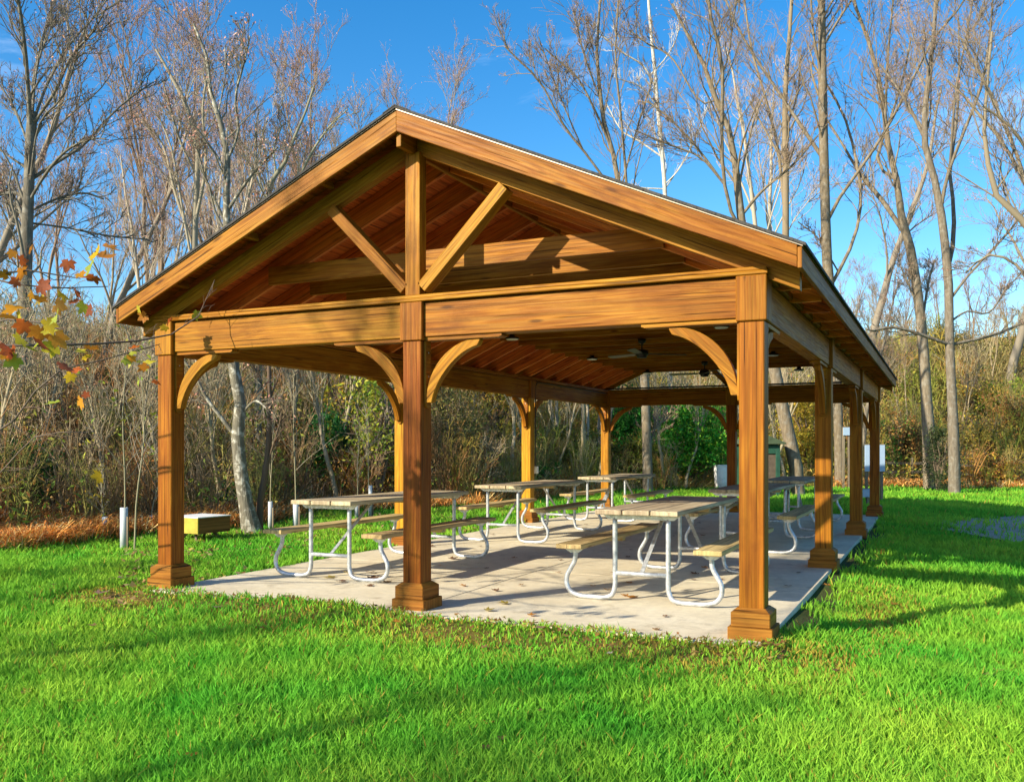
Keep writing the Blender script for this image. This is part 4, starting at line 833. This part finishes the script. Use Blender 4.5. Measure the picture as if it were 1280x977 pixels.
def maple():
    base = at(-330, 0, 10.2); z = tz(base[0], base[1]); root = np.array([base[0], base[1], z]); t = thing('maple_sapling', 'maple reaching in from the left with orange and yellow leaves', 'tree', tuple(root))
    acc = Acc(); trunk = np.array([root+[0, 0, -.1], root+[.05, .1, 1.2], root+[.1, .1, 2.4], root+[.15, 0, 3.6], root+[.1, .1, 5.0]]); P, Rr = resample(trunk, np.linspace(.07, .025, 5), 12); V, Q = tubes(P[None], Rr[None], 10); acc.add(V, Q, (.14, .12, .09))
    limbs = []
    def limb(start_h, pts, r0):
        s = np.array([root[0]+.1, root[1]+.1, z+start_h]); Pl = [s]+[at(u, v, d) for u, v, d in pts]; Pc = cr(Pl, 5); P, Rr = resample(Pc, np.linspace(r0, .004, len(Pc)), 16); V, Q = tubes(P[None], Rr[None], 7); acc.add(V, Q, (.13, .10, .08)); limbs.append(P); return P
    a = limb(1.8, [(-120, 445, 9.4), (0, 432, 8.6), (85, 431, 8.8), (180, 425, 9.4), (240, 405, 10.0), (268, 351, 10.2)], .02)
    b = limb(2.2, [(-150, 380, 8.6), (-20, 345, 7.4), (40, 338, 7.2), (100, 348, 7.2)], .016)
    c = limb(1.9, [(-140, 430, 8.0), (-30, 410, 6.6), (30, 395, 6.4), (75, 405, 6.3)], .014)
    d = limb(1.5, [(-100, 560, 9.4), (0, 540, 9.0), (60, 470, 8.8), (110, 455, 8.8), (200, 430, 9.6)], .014)
    e = limb(1.4, [(-80, 640, 9.8), (0, 590, 9.4), (45, 545, 9.0), (110, 540, 8.8)], .012)
    f = limb(2.6, [(-120, 330, 8.6), (0, 352, 7.6), (60, 360, 7.4), (135, 358, 7.6)], .012)
    LP = np.stack(limbs); A, RA, LA = sprout(LP, np.full(LP.shape[:2], .008), 12, .6, .4, (.5, 1.1), .1, 6, .6, .003); V, Q = tubes(A, RA, 4); acc.add(V, Q, (.20, .13, .10))
    B, RB, _ = sprout(A, RA, 3, LA*.6, .2, (.5, 1.1), .0, 5, .6, .0022); V, Q = tubes(B, RB, 3); acc.add(V, Q, (.20, .14, .11))
    acc.build('trunk', M['bark'], t, True, root)
    spots = [(12, 325, 7.3), (38, 310, 7.2), (30, 325, 7.2), (22, 352, 7.2), (8, 345, 7.3), (48, 355, 7.2), (38, 368, 7.0), (20, 388, 6.4), (35, 400, 6.3), (60, 412, 6.2), (45, 430, 6.3), (28, 425, 6.3), (68, 432, 6.4), (2, 440, 6.4), (14, 436, 6.4), (58, 405, 6.0), (75, 420, 6.3),
             (108, 335, 6.8), (100, 345, 6.9), (115, 345, 6.9), (132, 312, 6.8), (124, 320, 6.9), (95, 360, 7.4), (92, 378, 7.4), (78, 362, 7.4), (105, 384, 7.6), (70, 386, 7.5), (115, 388, 7.8), (88, 330, 7.8), (100, 437, 8.4), (108, 445, 8.4), (95, 462, 8.5), (88, 468, 8.5), (114, 436, 8.4),
             (165, 440, 9.2), (158, 450, 9.2), (172, 436, 9.2), (182, 455, 9.4), (162, 447, 9.2), (187, 448, 9.5), (100, 500, 8.8), (68, 502, 8.8), (104, 492, 8.8), (162, 497, 9.4), (125, 595, 9.4), (190, 480, 9.6),
             (172, 388, 10.0), (180, 395, 10.0), (214, 402, 10.2), (206, 398, 10.2), (150, 405, 9.8), (206, 410, 10.0), (222, 400, 10.2), (243, 392, 10.3)]
    Pn = np.array([at(u+RNG.normal()*2, v+RNG.normal()*2, d_) for u, v, d_ in spots]); ends = A[RNG.integers(0, len(A), 30), -1]
    al = np.concatenate([Pn, Pn[:18]+RNG.normal(size=(18, 3))*.06]); big_leaves(al, .17, LFC).build('foliage', M['leaf'], t, False, root)
maple()
# ================================================================ GRASS, BRUSH, LEAF LITTER
def vnoise(x, y, s, seed=0):
    return (np.sin(x*s+seed)*np.cos(y*s*1.13+seed*2)+np.sin(x*s*2.1+y*s*1.7+seed)*.5+np.sin(-x*s*3.7+y*s*4.1+seed*3)*.3)/1.8
def grass(n):
    u = RNG.uniform(-170, 1450, n); d = 3.3*(14.5**(RNG.random(n)**.92)); a = (u-640)/F0; x = X0+d*(a*CT+ST); y = Y0+d*(-a*ST+CT); z, s, uu, dd = terrain(x, y)
    edge = .12*vnoise(x, y, 2.3, 2)+.07*vnoise(x, y, 9, 1)
    onslab = (x > SLX0-.02+edge*.8) & (x < SLX1+.02) & (y > SLY0+.05+edge*1.2+.22*np.clip((-x-4.6)/2, 0, 1)) & (y < SLY1-.05+edge); dirt = (x > SLX1-.1) & (x < SLX1+.42*RNG.random(n)+.1+edge*2) & (y > .4) & (y < 13)
    path = (x > 1.3+edge*5+np.abs(y-14.5)*.3) & (y > 10.6-.05*x+edge*6) & (y < 18+.1*x+edge*6) & (RNG.random(n) > .1)
    bald = (RNG.random(n) < np.clip(.7-np.abs(y+.75)*.9, 0, .55)*(x < .3)*(x > -7)) 
    keep = ~onslab & ~dirt & ~path & ~bald & (s < .25)
    for px, py in [(q, 0) for q in (XL, XM, XR)]+[(XR, 5.118), (XR, 10.236), (XR, 15.354)]: keep &= ~((np.abs(x-px) < .185) & (np.abs(y-py) < .185))
    x, y, z, d = x[keep], y[keep], z[keep], d[keep]; n = len(x)
    tall = 1+.35*vnoise(x, y, 1.3, 5)+.25*vnoise(x, y, 4.3, 8); nearslab = np.maximum(np.clip(1.15-np.abs(y+.8)/1.05, 0, 1)*((x > -7.4) & (x < .9))*np.clip(.75+.45*np.sin(x*2.1)*np.cos(y*3+x), .2, 1), np.clip(1-np.abs(x-.9)/.5, 0, 1)*((y > -.5) & (y < 4.5))*.7); h = RNG.uniform(.04, .135, n)*np.clip(tall, .5, 1.6)*(1-.6*nearslab)*(1+np.clip((d-8)/60, 0, .5))
    w = .0026+.00062*d; an = RNG.uniform(0, 6.28, n); ln = RNG.uniform(.15, .85, n)*h; la = RNG.uniform(0, 6.28, n)
    bx_, by_ = np.cos(an)*w, np.sin(an)*w; lx, ly = np.cos(la)*ln, np.sin(la)*ln
    z = z-.01; V = np.empty((n, 5, 3)); V[:, 0] = np.stack([x-bx_, y-by_, z], 1); V[:, 1] = np.stack([x+bx_, y+by_, z], 1)
    V[:, 2] = np.stack([x-bx_*.75+lx*.4, y-by_*.75+ly*.4, z+h*.62], 1); V[:, 3] = np.stack([x+bx_*.75+lx*.4, y+by_*.75+ly*.4, z+h*.62], 1); V[:, 4] = np.stack([x+lx, y+ly, z+h], 1)
    i = np.arange(n)[:, None]*5; T = np.concatenate([i+[0, 1, 3], i+[0, 3, 2], i+[2, 3, 4]], 1).reshape(-1, 3)
    g = np.array([.12, .47, .035]); yl = np.array([.44, .68, .06]); br = np.array([.48, .37, .06]); dk = np.array([.04, .20, .015])
    r1 = RNG.random(n)[:, None]; p = np.clip(.45+.5*vnoise(x, y, .9, 3)+.3*vnoise(x, y, 3.7, 6), 0, 1)[:, None]; c = g*(1-p)+yl*p; c = c*(1-r1*.35)+dk*r1*.35
    m = (RNG.random(n) < .025+.62*nearslab*np.clip(.6+.6*vnoise(x, y, 1.7, 7), .15, 1)+.06*(vnoise(x, y, 2.2, 9) > .6))[:, None]; c = np.where(m, br*RNG.uniform(.6, 1.2, (n, 1)), c); c = c*RNG.uniform(.8, 1.2, (n, 1))
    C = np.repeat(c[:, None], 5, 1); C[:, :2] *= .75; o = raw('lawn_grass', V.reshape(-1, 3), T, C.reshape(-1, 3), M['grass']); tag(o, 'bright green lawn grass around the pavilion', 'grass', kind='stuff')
grass(620000)
def sprigs(name, label, u, d, hh, w, cols, per=4, curl=.6, cat='brush', z_lift=0):
    """tufts of bent stems"""
    n = len(u); a = (u-640)/F0; x = X0+d*(a*CT+ST); y = Y0+d*(-a*ST+CT); x = np.repeat(x, per)+RNG.normal(size=n*per)*.1; y = np.repeat(y, per)+RNG.normal(size=n*per)*.1; z = terrain(x, y)[0]-.02; N_ = n*per
    h = np.repeat(hh, per)*RNG.uniform(.4, 1.1, N_); ww = np.repeat(w, per)*RNG.uniform(.6, 1.3, N_); la = RNG.uniform(0, 6.28, N_); ln = h*RNG.uniform(.1, curl*1.6, N_); an = RNG.uniform(0, 6.28, N_)
    W = np.stack([np.cos(an)*ww, np.sin(an)*ww, np.zeros(N_)], 1); Ld = np.stack([np.cos(la), np.sin(la), np.zeros(N_)], 1); B = np.stack([x, y, z], 1); Zv = np.array([0, 0, 1.])
    c1 = B+Ld*(ln*.25)[:, None]+Zv*(h*.5)[:, None]; c2 = B+Ld*(ln*.65)[:, None]+Zv*(h*.88)[:, None]; c3 = B+Ld*(ln*1.15)[:, None]+Zv*(h*(1-.25*RNG.random(N_)))[:, None]
    V = np.stack([B-W, B+W, c1-W*.8, c1+W*.8, c2-W*.55, c2+W*.55, c3], 1).reshape(-1, 3); i = np.arange(N_)[:, None]*7
    T = np.concatenate([i+[0, 1, 3], i+[0, 3, 2], i+[2, 3, 5], i+[2, 5, 4], i+[4, 5, 6]], 1).reshape(-1, 3)
    cols = np.asarray(cols, float); base = cols[RNG.integers(0, len(cols), n)] if cols.ndim == 2 else cols; patch = (1+.25*vnoise(x, y, .5, 4))[:, None]
    C = np.repeat(np.repeat(base, per, 0)*RNG.uniform(.7, 1.3, (N_, 1))*patch, 7, 0); tag(raw(name, V, T, C, M['brush']), label, cat, kind='stuff')
def edged(u): return np.interp(u, EDGE_U, EDGE_D)
BR = [(.20, .155, .09), (.26, .20, .12), (.15, .11, .07), (.17, .15, .06), (.30, .24, .16), (.12, .12, .045), (.24, .14, .07)]
n = 17000; u = RNG.uniform(-220, 1500, n); s = .8+44*RNG.random(n)**1.5; e = edged(u); tall = np.where(u < 1080, 1.0, .72)
hh = RNG.uniform(.3, 1.25, n)*tall*np.clip(.45+s/7, 0, 1.25); ww = .004+.0003*(e+s); lf = u < 560+RNG.normal(size=n)*60
BL = [(.34, .23, .12), (.40, .28, .15), (.24, .16, .08), (.30, .27, .08), (.46, .36, .22), (.22, .22, .06), (.42, .21, .08)]
BRR = [(.46, .35, .12), (.52, .42, .17), (.34, .26, .09), (.36, .36, .07), (.54, .45, .24), (.28, .32, .05), (.50, .26, .08), (.54, .41, .08)]
sprigs('hillside_thicket', 'dense leafless brown brush covering the left hillside', u[lf], (e+s)[lf], hh[lf], ww[lf], BL, 6, 1.5)
sprigs('hillside_thicket', 'golden and olive brush covering the hillside on the right', u[~lf], (e+s)[~lf], hh[~lf], ww[~lf], BRR, 6, 1.5)
n = 12000; u = np.concatenate([RNG.uniform(-220, 335, 8000), RNG.uniform(335, 760, 2000), RNG.uniform(1040, 1500, 2000)]); e = edged(u); s = -.25+2.4*RNG.random(n)**1.2
sprigs('rusty_fern_bank', 'rust coloured dried ferns and grasses along the lawn edge', u, e+s, RNG.uniform(.22, .5, n), .006+.0004*e, [(.78, .34, .08), (.66, .24, .05), (.78, .46, .13), (.52, .21, .06), (.66, .50, .22)], 6, 1.0)
n = 3500; u = RNG.uniform(-200, 1500, n); e = edged(u); sprigs('weedy_edge', 'green weeds fringing the far lawn edge', u, e-.5+RNG.random(n)*1.2, RNG.uniform(.1, .28, n), .008+.0004*e, [(.08, .24, .02), (.14, .30, .03), (.05, .16, .02)], 5, .8)
def twig_shrubs(name, label, n, u0, u1, smax, cols, hr):
    T = []
    for q in range(4):
        st = 7; P = []
        for i in range(st):
            a = RNG.uniform(0, 6.28); lean = RNG.uniform(.1, .5); pts = np.array([[0, 0, -.02], [lean*.25*math.cos(a), lean*.25*math.sin(a), .35], [lean*.65*math.cos(a), lean*.65*math.sin(a), .7], [lean*math.cos(a), lean*math.sin(a), 1.0]]); P.append(pts+jitter(4)*np.array([[0], [.04], [.05], [.06]]))
        P = np.stack(P); Rr = np.tile(np.linspace(.012, .004, 4), (st, 1)); V1, Q1 = tubes(P, Rr, 3)
        A, RA, LA = sprout(P, Rr, 6, .42, .2, (.4, 1.1), .2, 4, .6, .004, .3); V2, Q2 = tubes(A, RA, 3); B, RB, LB = sprout(A, RA, 3, LA*.6, .2, (.4, 1.1), .1, 4, .6, .003, .3); V3, Q3 = tubes(B, RB, 3)
        T.append((np.concatenate([V1, V2, V3]), np.concatenate([Q1, Q2+len(V1), Q3+len(V1)+len(V2)])))
    acc = Acc(); u = RNG.uniform(u0, u1, n); sd_ = .6+smax*RNG.random(n)**1.5; d = edged(u)+sd_; a = (u-640)/F0; x = X0+d*(a*CT+ST); y = Y0+d*(-a*ST+CT); z = terrain(x, y)[0]
    for i in range(n):
        V, Q = T[i % 4]; th = RNG.uniform(0, 6.28); c, s_ = math.cos(th), math.sin(th); h = RNG.uniform(*hr)*(.6+min(sd_[i], 8)/14); w = h*RNG.uniform(.6, 1.1)
        W_ = np.stack([(V[:, 0]*c-V[:, 1]*s_)*w+x[i], (V[:, 0]*s_+V[:, 1]*c)*w+y[i], V[:, 2]*h+z[i]], 1); acc.add(W_, Q, np.array(cols[RNG.integers(0, len(cols))])*RNG.uniform(.7, 1.25))
    tag(acc.build(name, M['brush']), label, 'brush', kind='stuff')
twig_shrubs('twiggy_undergrowth', 'tangled leafless shrubs covering the left hillside', 520, -200, 640, 30, BL, (1.2, 3.0))
twig_shrubs('twiggy_undergrowth', 'tangled shrubs covering the hillside behind and right of the pavilion', 560, 560, 1480, 42, BRR, (1.2, 3.0))
def litter(name, label, n, uf, df, size, cols, lift=.012):
    u, d = uf(n), None; d = df(u, n); a = (u-640)/F0; x = X0+d*(a*CT+ST); y = Y0+d*(-a*ST+CT); z = terrain(x, y)[0]+lift+RNG.random(n)*.05; ok = ~((x > SLX0) & (x < SLX1) & (y > SLY0) & (y < SLY1)); p = np.stack([x, y, z], 1)[ok]
    V, Q, C = quads(p, size, cols, up=.35, asp=1.1); tag(raw(name, V, Q, C, M['leaf']), label, 'fallen leaves', kind='stuff')
LC_ = [(.45, .30, .12), (.38, .20, .08), (.50, .38, .18), (.30, .14, .06), (.52, .34, .10)]
litter('leaf_litter', 'dry fallen leaves scattered on the lawn left of the slab', 2200, lambda n: RNG.uniform(150, 640, n), lambda u, n: edged(u)-RNG.random(n)**1.4*7.5, .045, LC_, .045)
litter('leaf_litter', 'fallen leaves carpeting the wooded bank', 9000, lambda n: RNG.uniform(-200, 1480, n), lambda u, n: edged(u)+RNG.random(n)*14, .06, LC_+[(.50, .24, .05), (.55, .40, .08)], .05)
litter('leaf_litter', 'small yellowed leaves strewn along the front edge of the slab', 700, lambda n: RNG.uniform(215, 985, n), lambda u, n: 8.4+RNG.normal(size=n)*.3+np.interp(u, [215, 985], [1.9, -1.35]), .028, [(.40, .25, .08), (.45, .36, .10), (.30, .14, .05)], .03)
def flecks(name, label, n, u0, u1, smax, cols, size):
    u = RNG.uniform(u0, u1, n); sd_ = .5+smax*RNG.random(n)**1.3; d = edged(u)+sd_; a = (u-640)/F0; x = X0+d*(a*CT+ST); y = Y0+d*(-a*ST+CT); cx_ = vnoise(x, y, .8, 12) > RNG.uniform(-.6, .8, n)
    z = terrain(x, y)[0]+RNG.random(n)*2.2*np.clip(.3+sd_/6, 0, 1); p = np.stack([x, y, z], 1)[cx_]; V, Q, C = quads(p, size, cols); V = V; tag(raw(name, V, Q, C, M['leaf']), label, 'leaves', kind='stuff')
flecks('brush_leaves', 'yellow, orange and green leaves clinging to the brush on the right hillside', 42000, 640, 1500, 42, [(.62, .46, .06), (.55, .28, .05), (.40, .44, .05), (.22, .34, .04), (.60, .52, .12), (.45, .20, .05)], .075)
flecks('brush_leaves', 'russet and olive leaves clinging to the brush on the left hillside', 30000, -200, 640, 22, [(.56, .34, .10), (.42, .48, .07), (.66, .52, .10), (.50, .22, .07), (.30, .44, .06), (.54, .56, .08), (.22, .40, .05)], .07)
# individual fallen leaves
def fallen(u, v, size, col, where, z=None):
    if z is None: d = (EYE+.02)*F0/(v-CY)
    else: d = (EYE-z)*F0/(v-CY)
    p = at(u, v, d); p[2] = (.006 if z is not None else tz(p[0], p[1])+.055); key = col
    acc = Acc(); nn = len(LO); x, y = LO[:, 0], LO[:, 1]; a = RNG.uniform(0, 6.28); ca, sa = math.cos(a), math.sin(a); ce = size*.55
    X_ = (x*ca-y*sa)*ce; Y_ = (x*sa+y*ca)*ce; Z_ = (.55*(x**2)*RNG.uniform(.3, 1)+.25*np.abs(y)*RNG.random())*ce+.004
    V = np.concatenate([[[0, 0, .006]], np.stack([X_, Y_, Z_], 1)]); T = np.array([[0, 1+k, 1+(k+1) % nn] for k in range(nn)]); acc.add(V, T, np.array(col)*RNG.uniform(.85, 1.15)); o = acc.build('fallen_leaf', M['leaf'])
    o.location = tuple(p); tag(o, 'dry fallen leaf lying on the '+where, 'leaf', 'fallen leaves on the '+where)
TAN = (.34, .20, .09); ORG = (.50, .22, .04); YLW = (.46, .36, .08); PNK = (.40, .24, .18); BRN = (.20, .10, .05)
for u, v, sz, c in [(414, 722, .20, YLW), (425, 727, .18, BRN), (463, 716, .16, BRN), (466, 724, .2, BRN), (460, 732, .16, BRN), (484, 728, .16, TAN), (565, 699, .2, BRN), (434, 716, .16, YLW), (788, 729, .14, ORG), (760, 738, .15, TAN), (790, 747, .18, ORG), (781, 745, .12, ORG), (870, 718, .16, BRN), (632, 755, .16, YLW), (663, 770, .12, ORG),
                    (607, 711, .1, BRN), (650, 732, .1, TAN), (697, 716, .1, BRN), (642, 698, .12, TAN), (540, 683, .2, TAN), (985, 733, .12, BRN), (1000, 716, .10, BRN), (700, 700, .1, BRN), (830, 771, .09, BRN), (610, 764, .14, YLW)]: fallen(u, v, sz, c, 'concrete slab', 0.0)
for u, v, sz, c in [(126, 748, .20, PNK), (132, 754, .15, TAN), (161, 695, .22, PNK), (272, 765, .12, PNK), (361, 757, .14, PNK), (256, 855, .09, ORG), (433, 812, .10, ORG), (279, 790, .08, BRN), (300, 888, .08, TAN), (1121, 750, .14, ORG), (1037, 733, .15, ORG), (1095, 701, .2, (.50, .38, .12)), (675, 795, .14, PNK), (605, 812, .1, TAN), (292, 905, .07, YLW),
                    (205, 746, .10, TAN), (480, 905, .06, TAN), (760, 823, .08, (.5, .45, .38)), (520, 873, .06, YLW), (820, 790, .1, TAN), (1262, 795, .1, BRN), (880, 815, .09, ORG), (182, 743, .1, YLW)]: fallen(u, v, sz, c, 'lawn')
for i in range(46):
    u = RNG.uniform(330, 900); d = RNG.uniform(9.5, 22); v = CY+EYE*F0/d; p = at(u, v, d)
    if SLX0+.2 < p[0] < SLX1-.2 and SLY0+.2 < p[1] < SLY1-.3: fallen(u, v, RNG.uniform(.06, .13), (BRN, TAN, ORG, BRN)[i % 4], 'concrete slab', 0.0)
for i in range(60):
    u = RNG.uniform(20, 1260); d = RNG.uniform(4.8, 13.0); v = CY+(EYE+.02)*F0/d; p = at(u, v, d)
    if not (SLX0-.2 < p[0] < SLX1+.3 and p[1] > SLY0-.2): fallen(u, v, RNG.uniform(.05, .12), (BRN, TAN, ORG, YLW)[i % 4], 'lawn')
# ================================================================ TREES BEHIND THE PHOTOGRAPHER (cast the dappled shade)
for k, (x, y, sc, kd, lb) in enumerate([(-11.0, -13.5, .66, 'grey', 'grey bare tree standing behind the photographer to the left'), (-2.5, -18.5, .8, 'brown', 'brown bare tree behind the photographer casting streaky shade'), (-8.0, -17.5, .70, 'pale', 'pale bare tree behind the photographer'), (-16, -12.5, .72, 'tan', 'short tan bare tree far left behind the photographer')]):
    copy_tree(first[kd], location=(x, y, tz(x, y)), rotation_euler=(0, 0, 1.3*k+.4), scale=(sc,)*3, label=lb)
# ================================================================ SCALE, CAMERA, LIGHT
done = set()
for o in list(SC.objects):
    o.location = o.location*S
    for md in o.modifiers:
        if md.type == 'BEVEL': md.width *= S
    if o.type == 'MESH' and o.data.name not in done:
        done.add(o.data.name); o.data.transform(Matrix.Scale(S, 4)); o.data.update()
cam = bpy.data.cameras.new('camera'); co = bpy.data.objects.new('camera', cam); COL.objects.link(co); SC.camera = co
co.location = (X0*S, Y0*S, EYE*S); co.rotation_euler = (R(90), 0, -YAW)
cam.sensor_fit = 'HORIZONTAL'; cam.sensor_width = 36; cam.lens = 36*F0/1280; cam.shift_y = (CY-488.5)/1280; cam.clip_end = 2000; cam.clip_start = .05
SUN_EL, SAZ = R(26.5), math.atan2(-.50, -.866)
sd = Vector((math.cos(SUN_EL)*math.sin(SAZ), math.cos(SUN_EL)*math.cos(SAZ), math.sin(SUN_EL)))
ld = bpy.data.lights.new('sun', 'SUN'); ld.energy = 4.8; ld.angle = R(.53); ld.color = (1, .90, .70); lo = bpy.data.objects.new('sun', ld); COL.objects.link(lo); lo.rotation_euler = sd.to_track_quat('Z', 'Y').to_euler()
W = bpy.data.worlds.new('World'); SC.world = W; W.use_nodes = True; nt = W.node_tree; bg = nt.nodes['Background']
sky = nt.nodes.new('ShaderNodeTexSky'); sky.sky_type = 'NISHITA'; sky.sun_disc = False; sky.sun_elevation = SUN_EL; sky.sun_rotation = SAZ; sky.air_density = 1.0; sky.dust_density = .6; sky.ozone_density = 2.2; sky.altitude = 100
tc = nt.nodes.new('ShaderNodeTexCoord'); mp = nt.nodes.new('ShaderNodeMapping'); mp.inputs['Scale'].default_value = (1.2, 2.2, 6.5); mp.inputs['Rotation'].default_value = (0, .12, .3); L(nt, tc.outputs['Generated'], mp.inputs['Vector'])
cl = noise(nt, mp.outputs['Vector'], 2.0, 8, .62, .5); cf = mapr(nt, cl, .60, .84, 0, .22)
hs = nt.nodes.new('ShaderNodeHueSaturation'); hs.inputs['Saturation'].default_value = 1.42; L(nt, sky.outputs[0], hs.inputs['Color'])
L(nt, mix(nt, cf, hs.outputs['Color'], (9.0, 9.6, 10.5)), bg.inputs['Color']); bg.inputs['Strength'].default_value = .135
SC.view_settings.view_transform = 'Standard'; SC.view_settings.look = 'None'; SC.view_settings.gamma = 1; SC.view_settings.exposure = .85; SC.view_settings.use_curve_mapping = False
SC.render.engine = 'CYCLES'; SC.cycles.max_bounces = 6; SC.cycles.diffuse_bounces = 4; SC.cycles.transparent_max_bounces = 4
SC.cycles.use_denoising = True
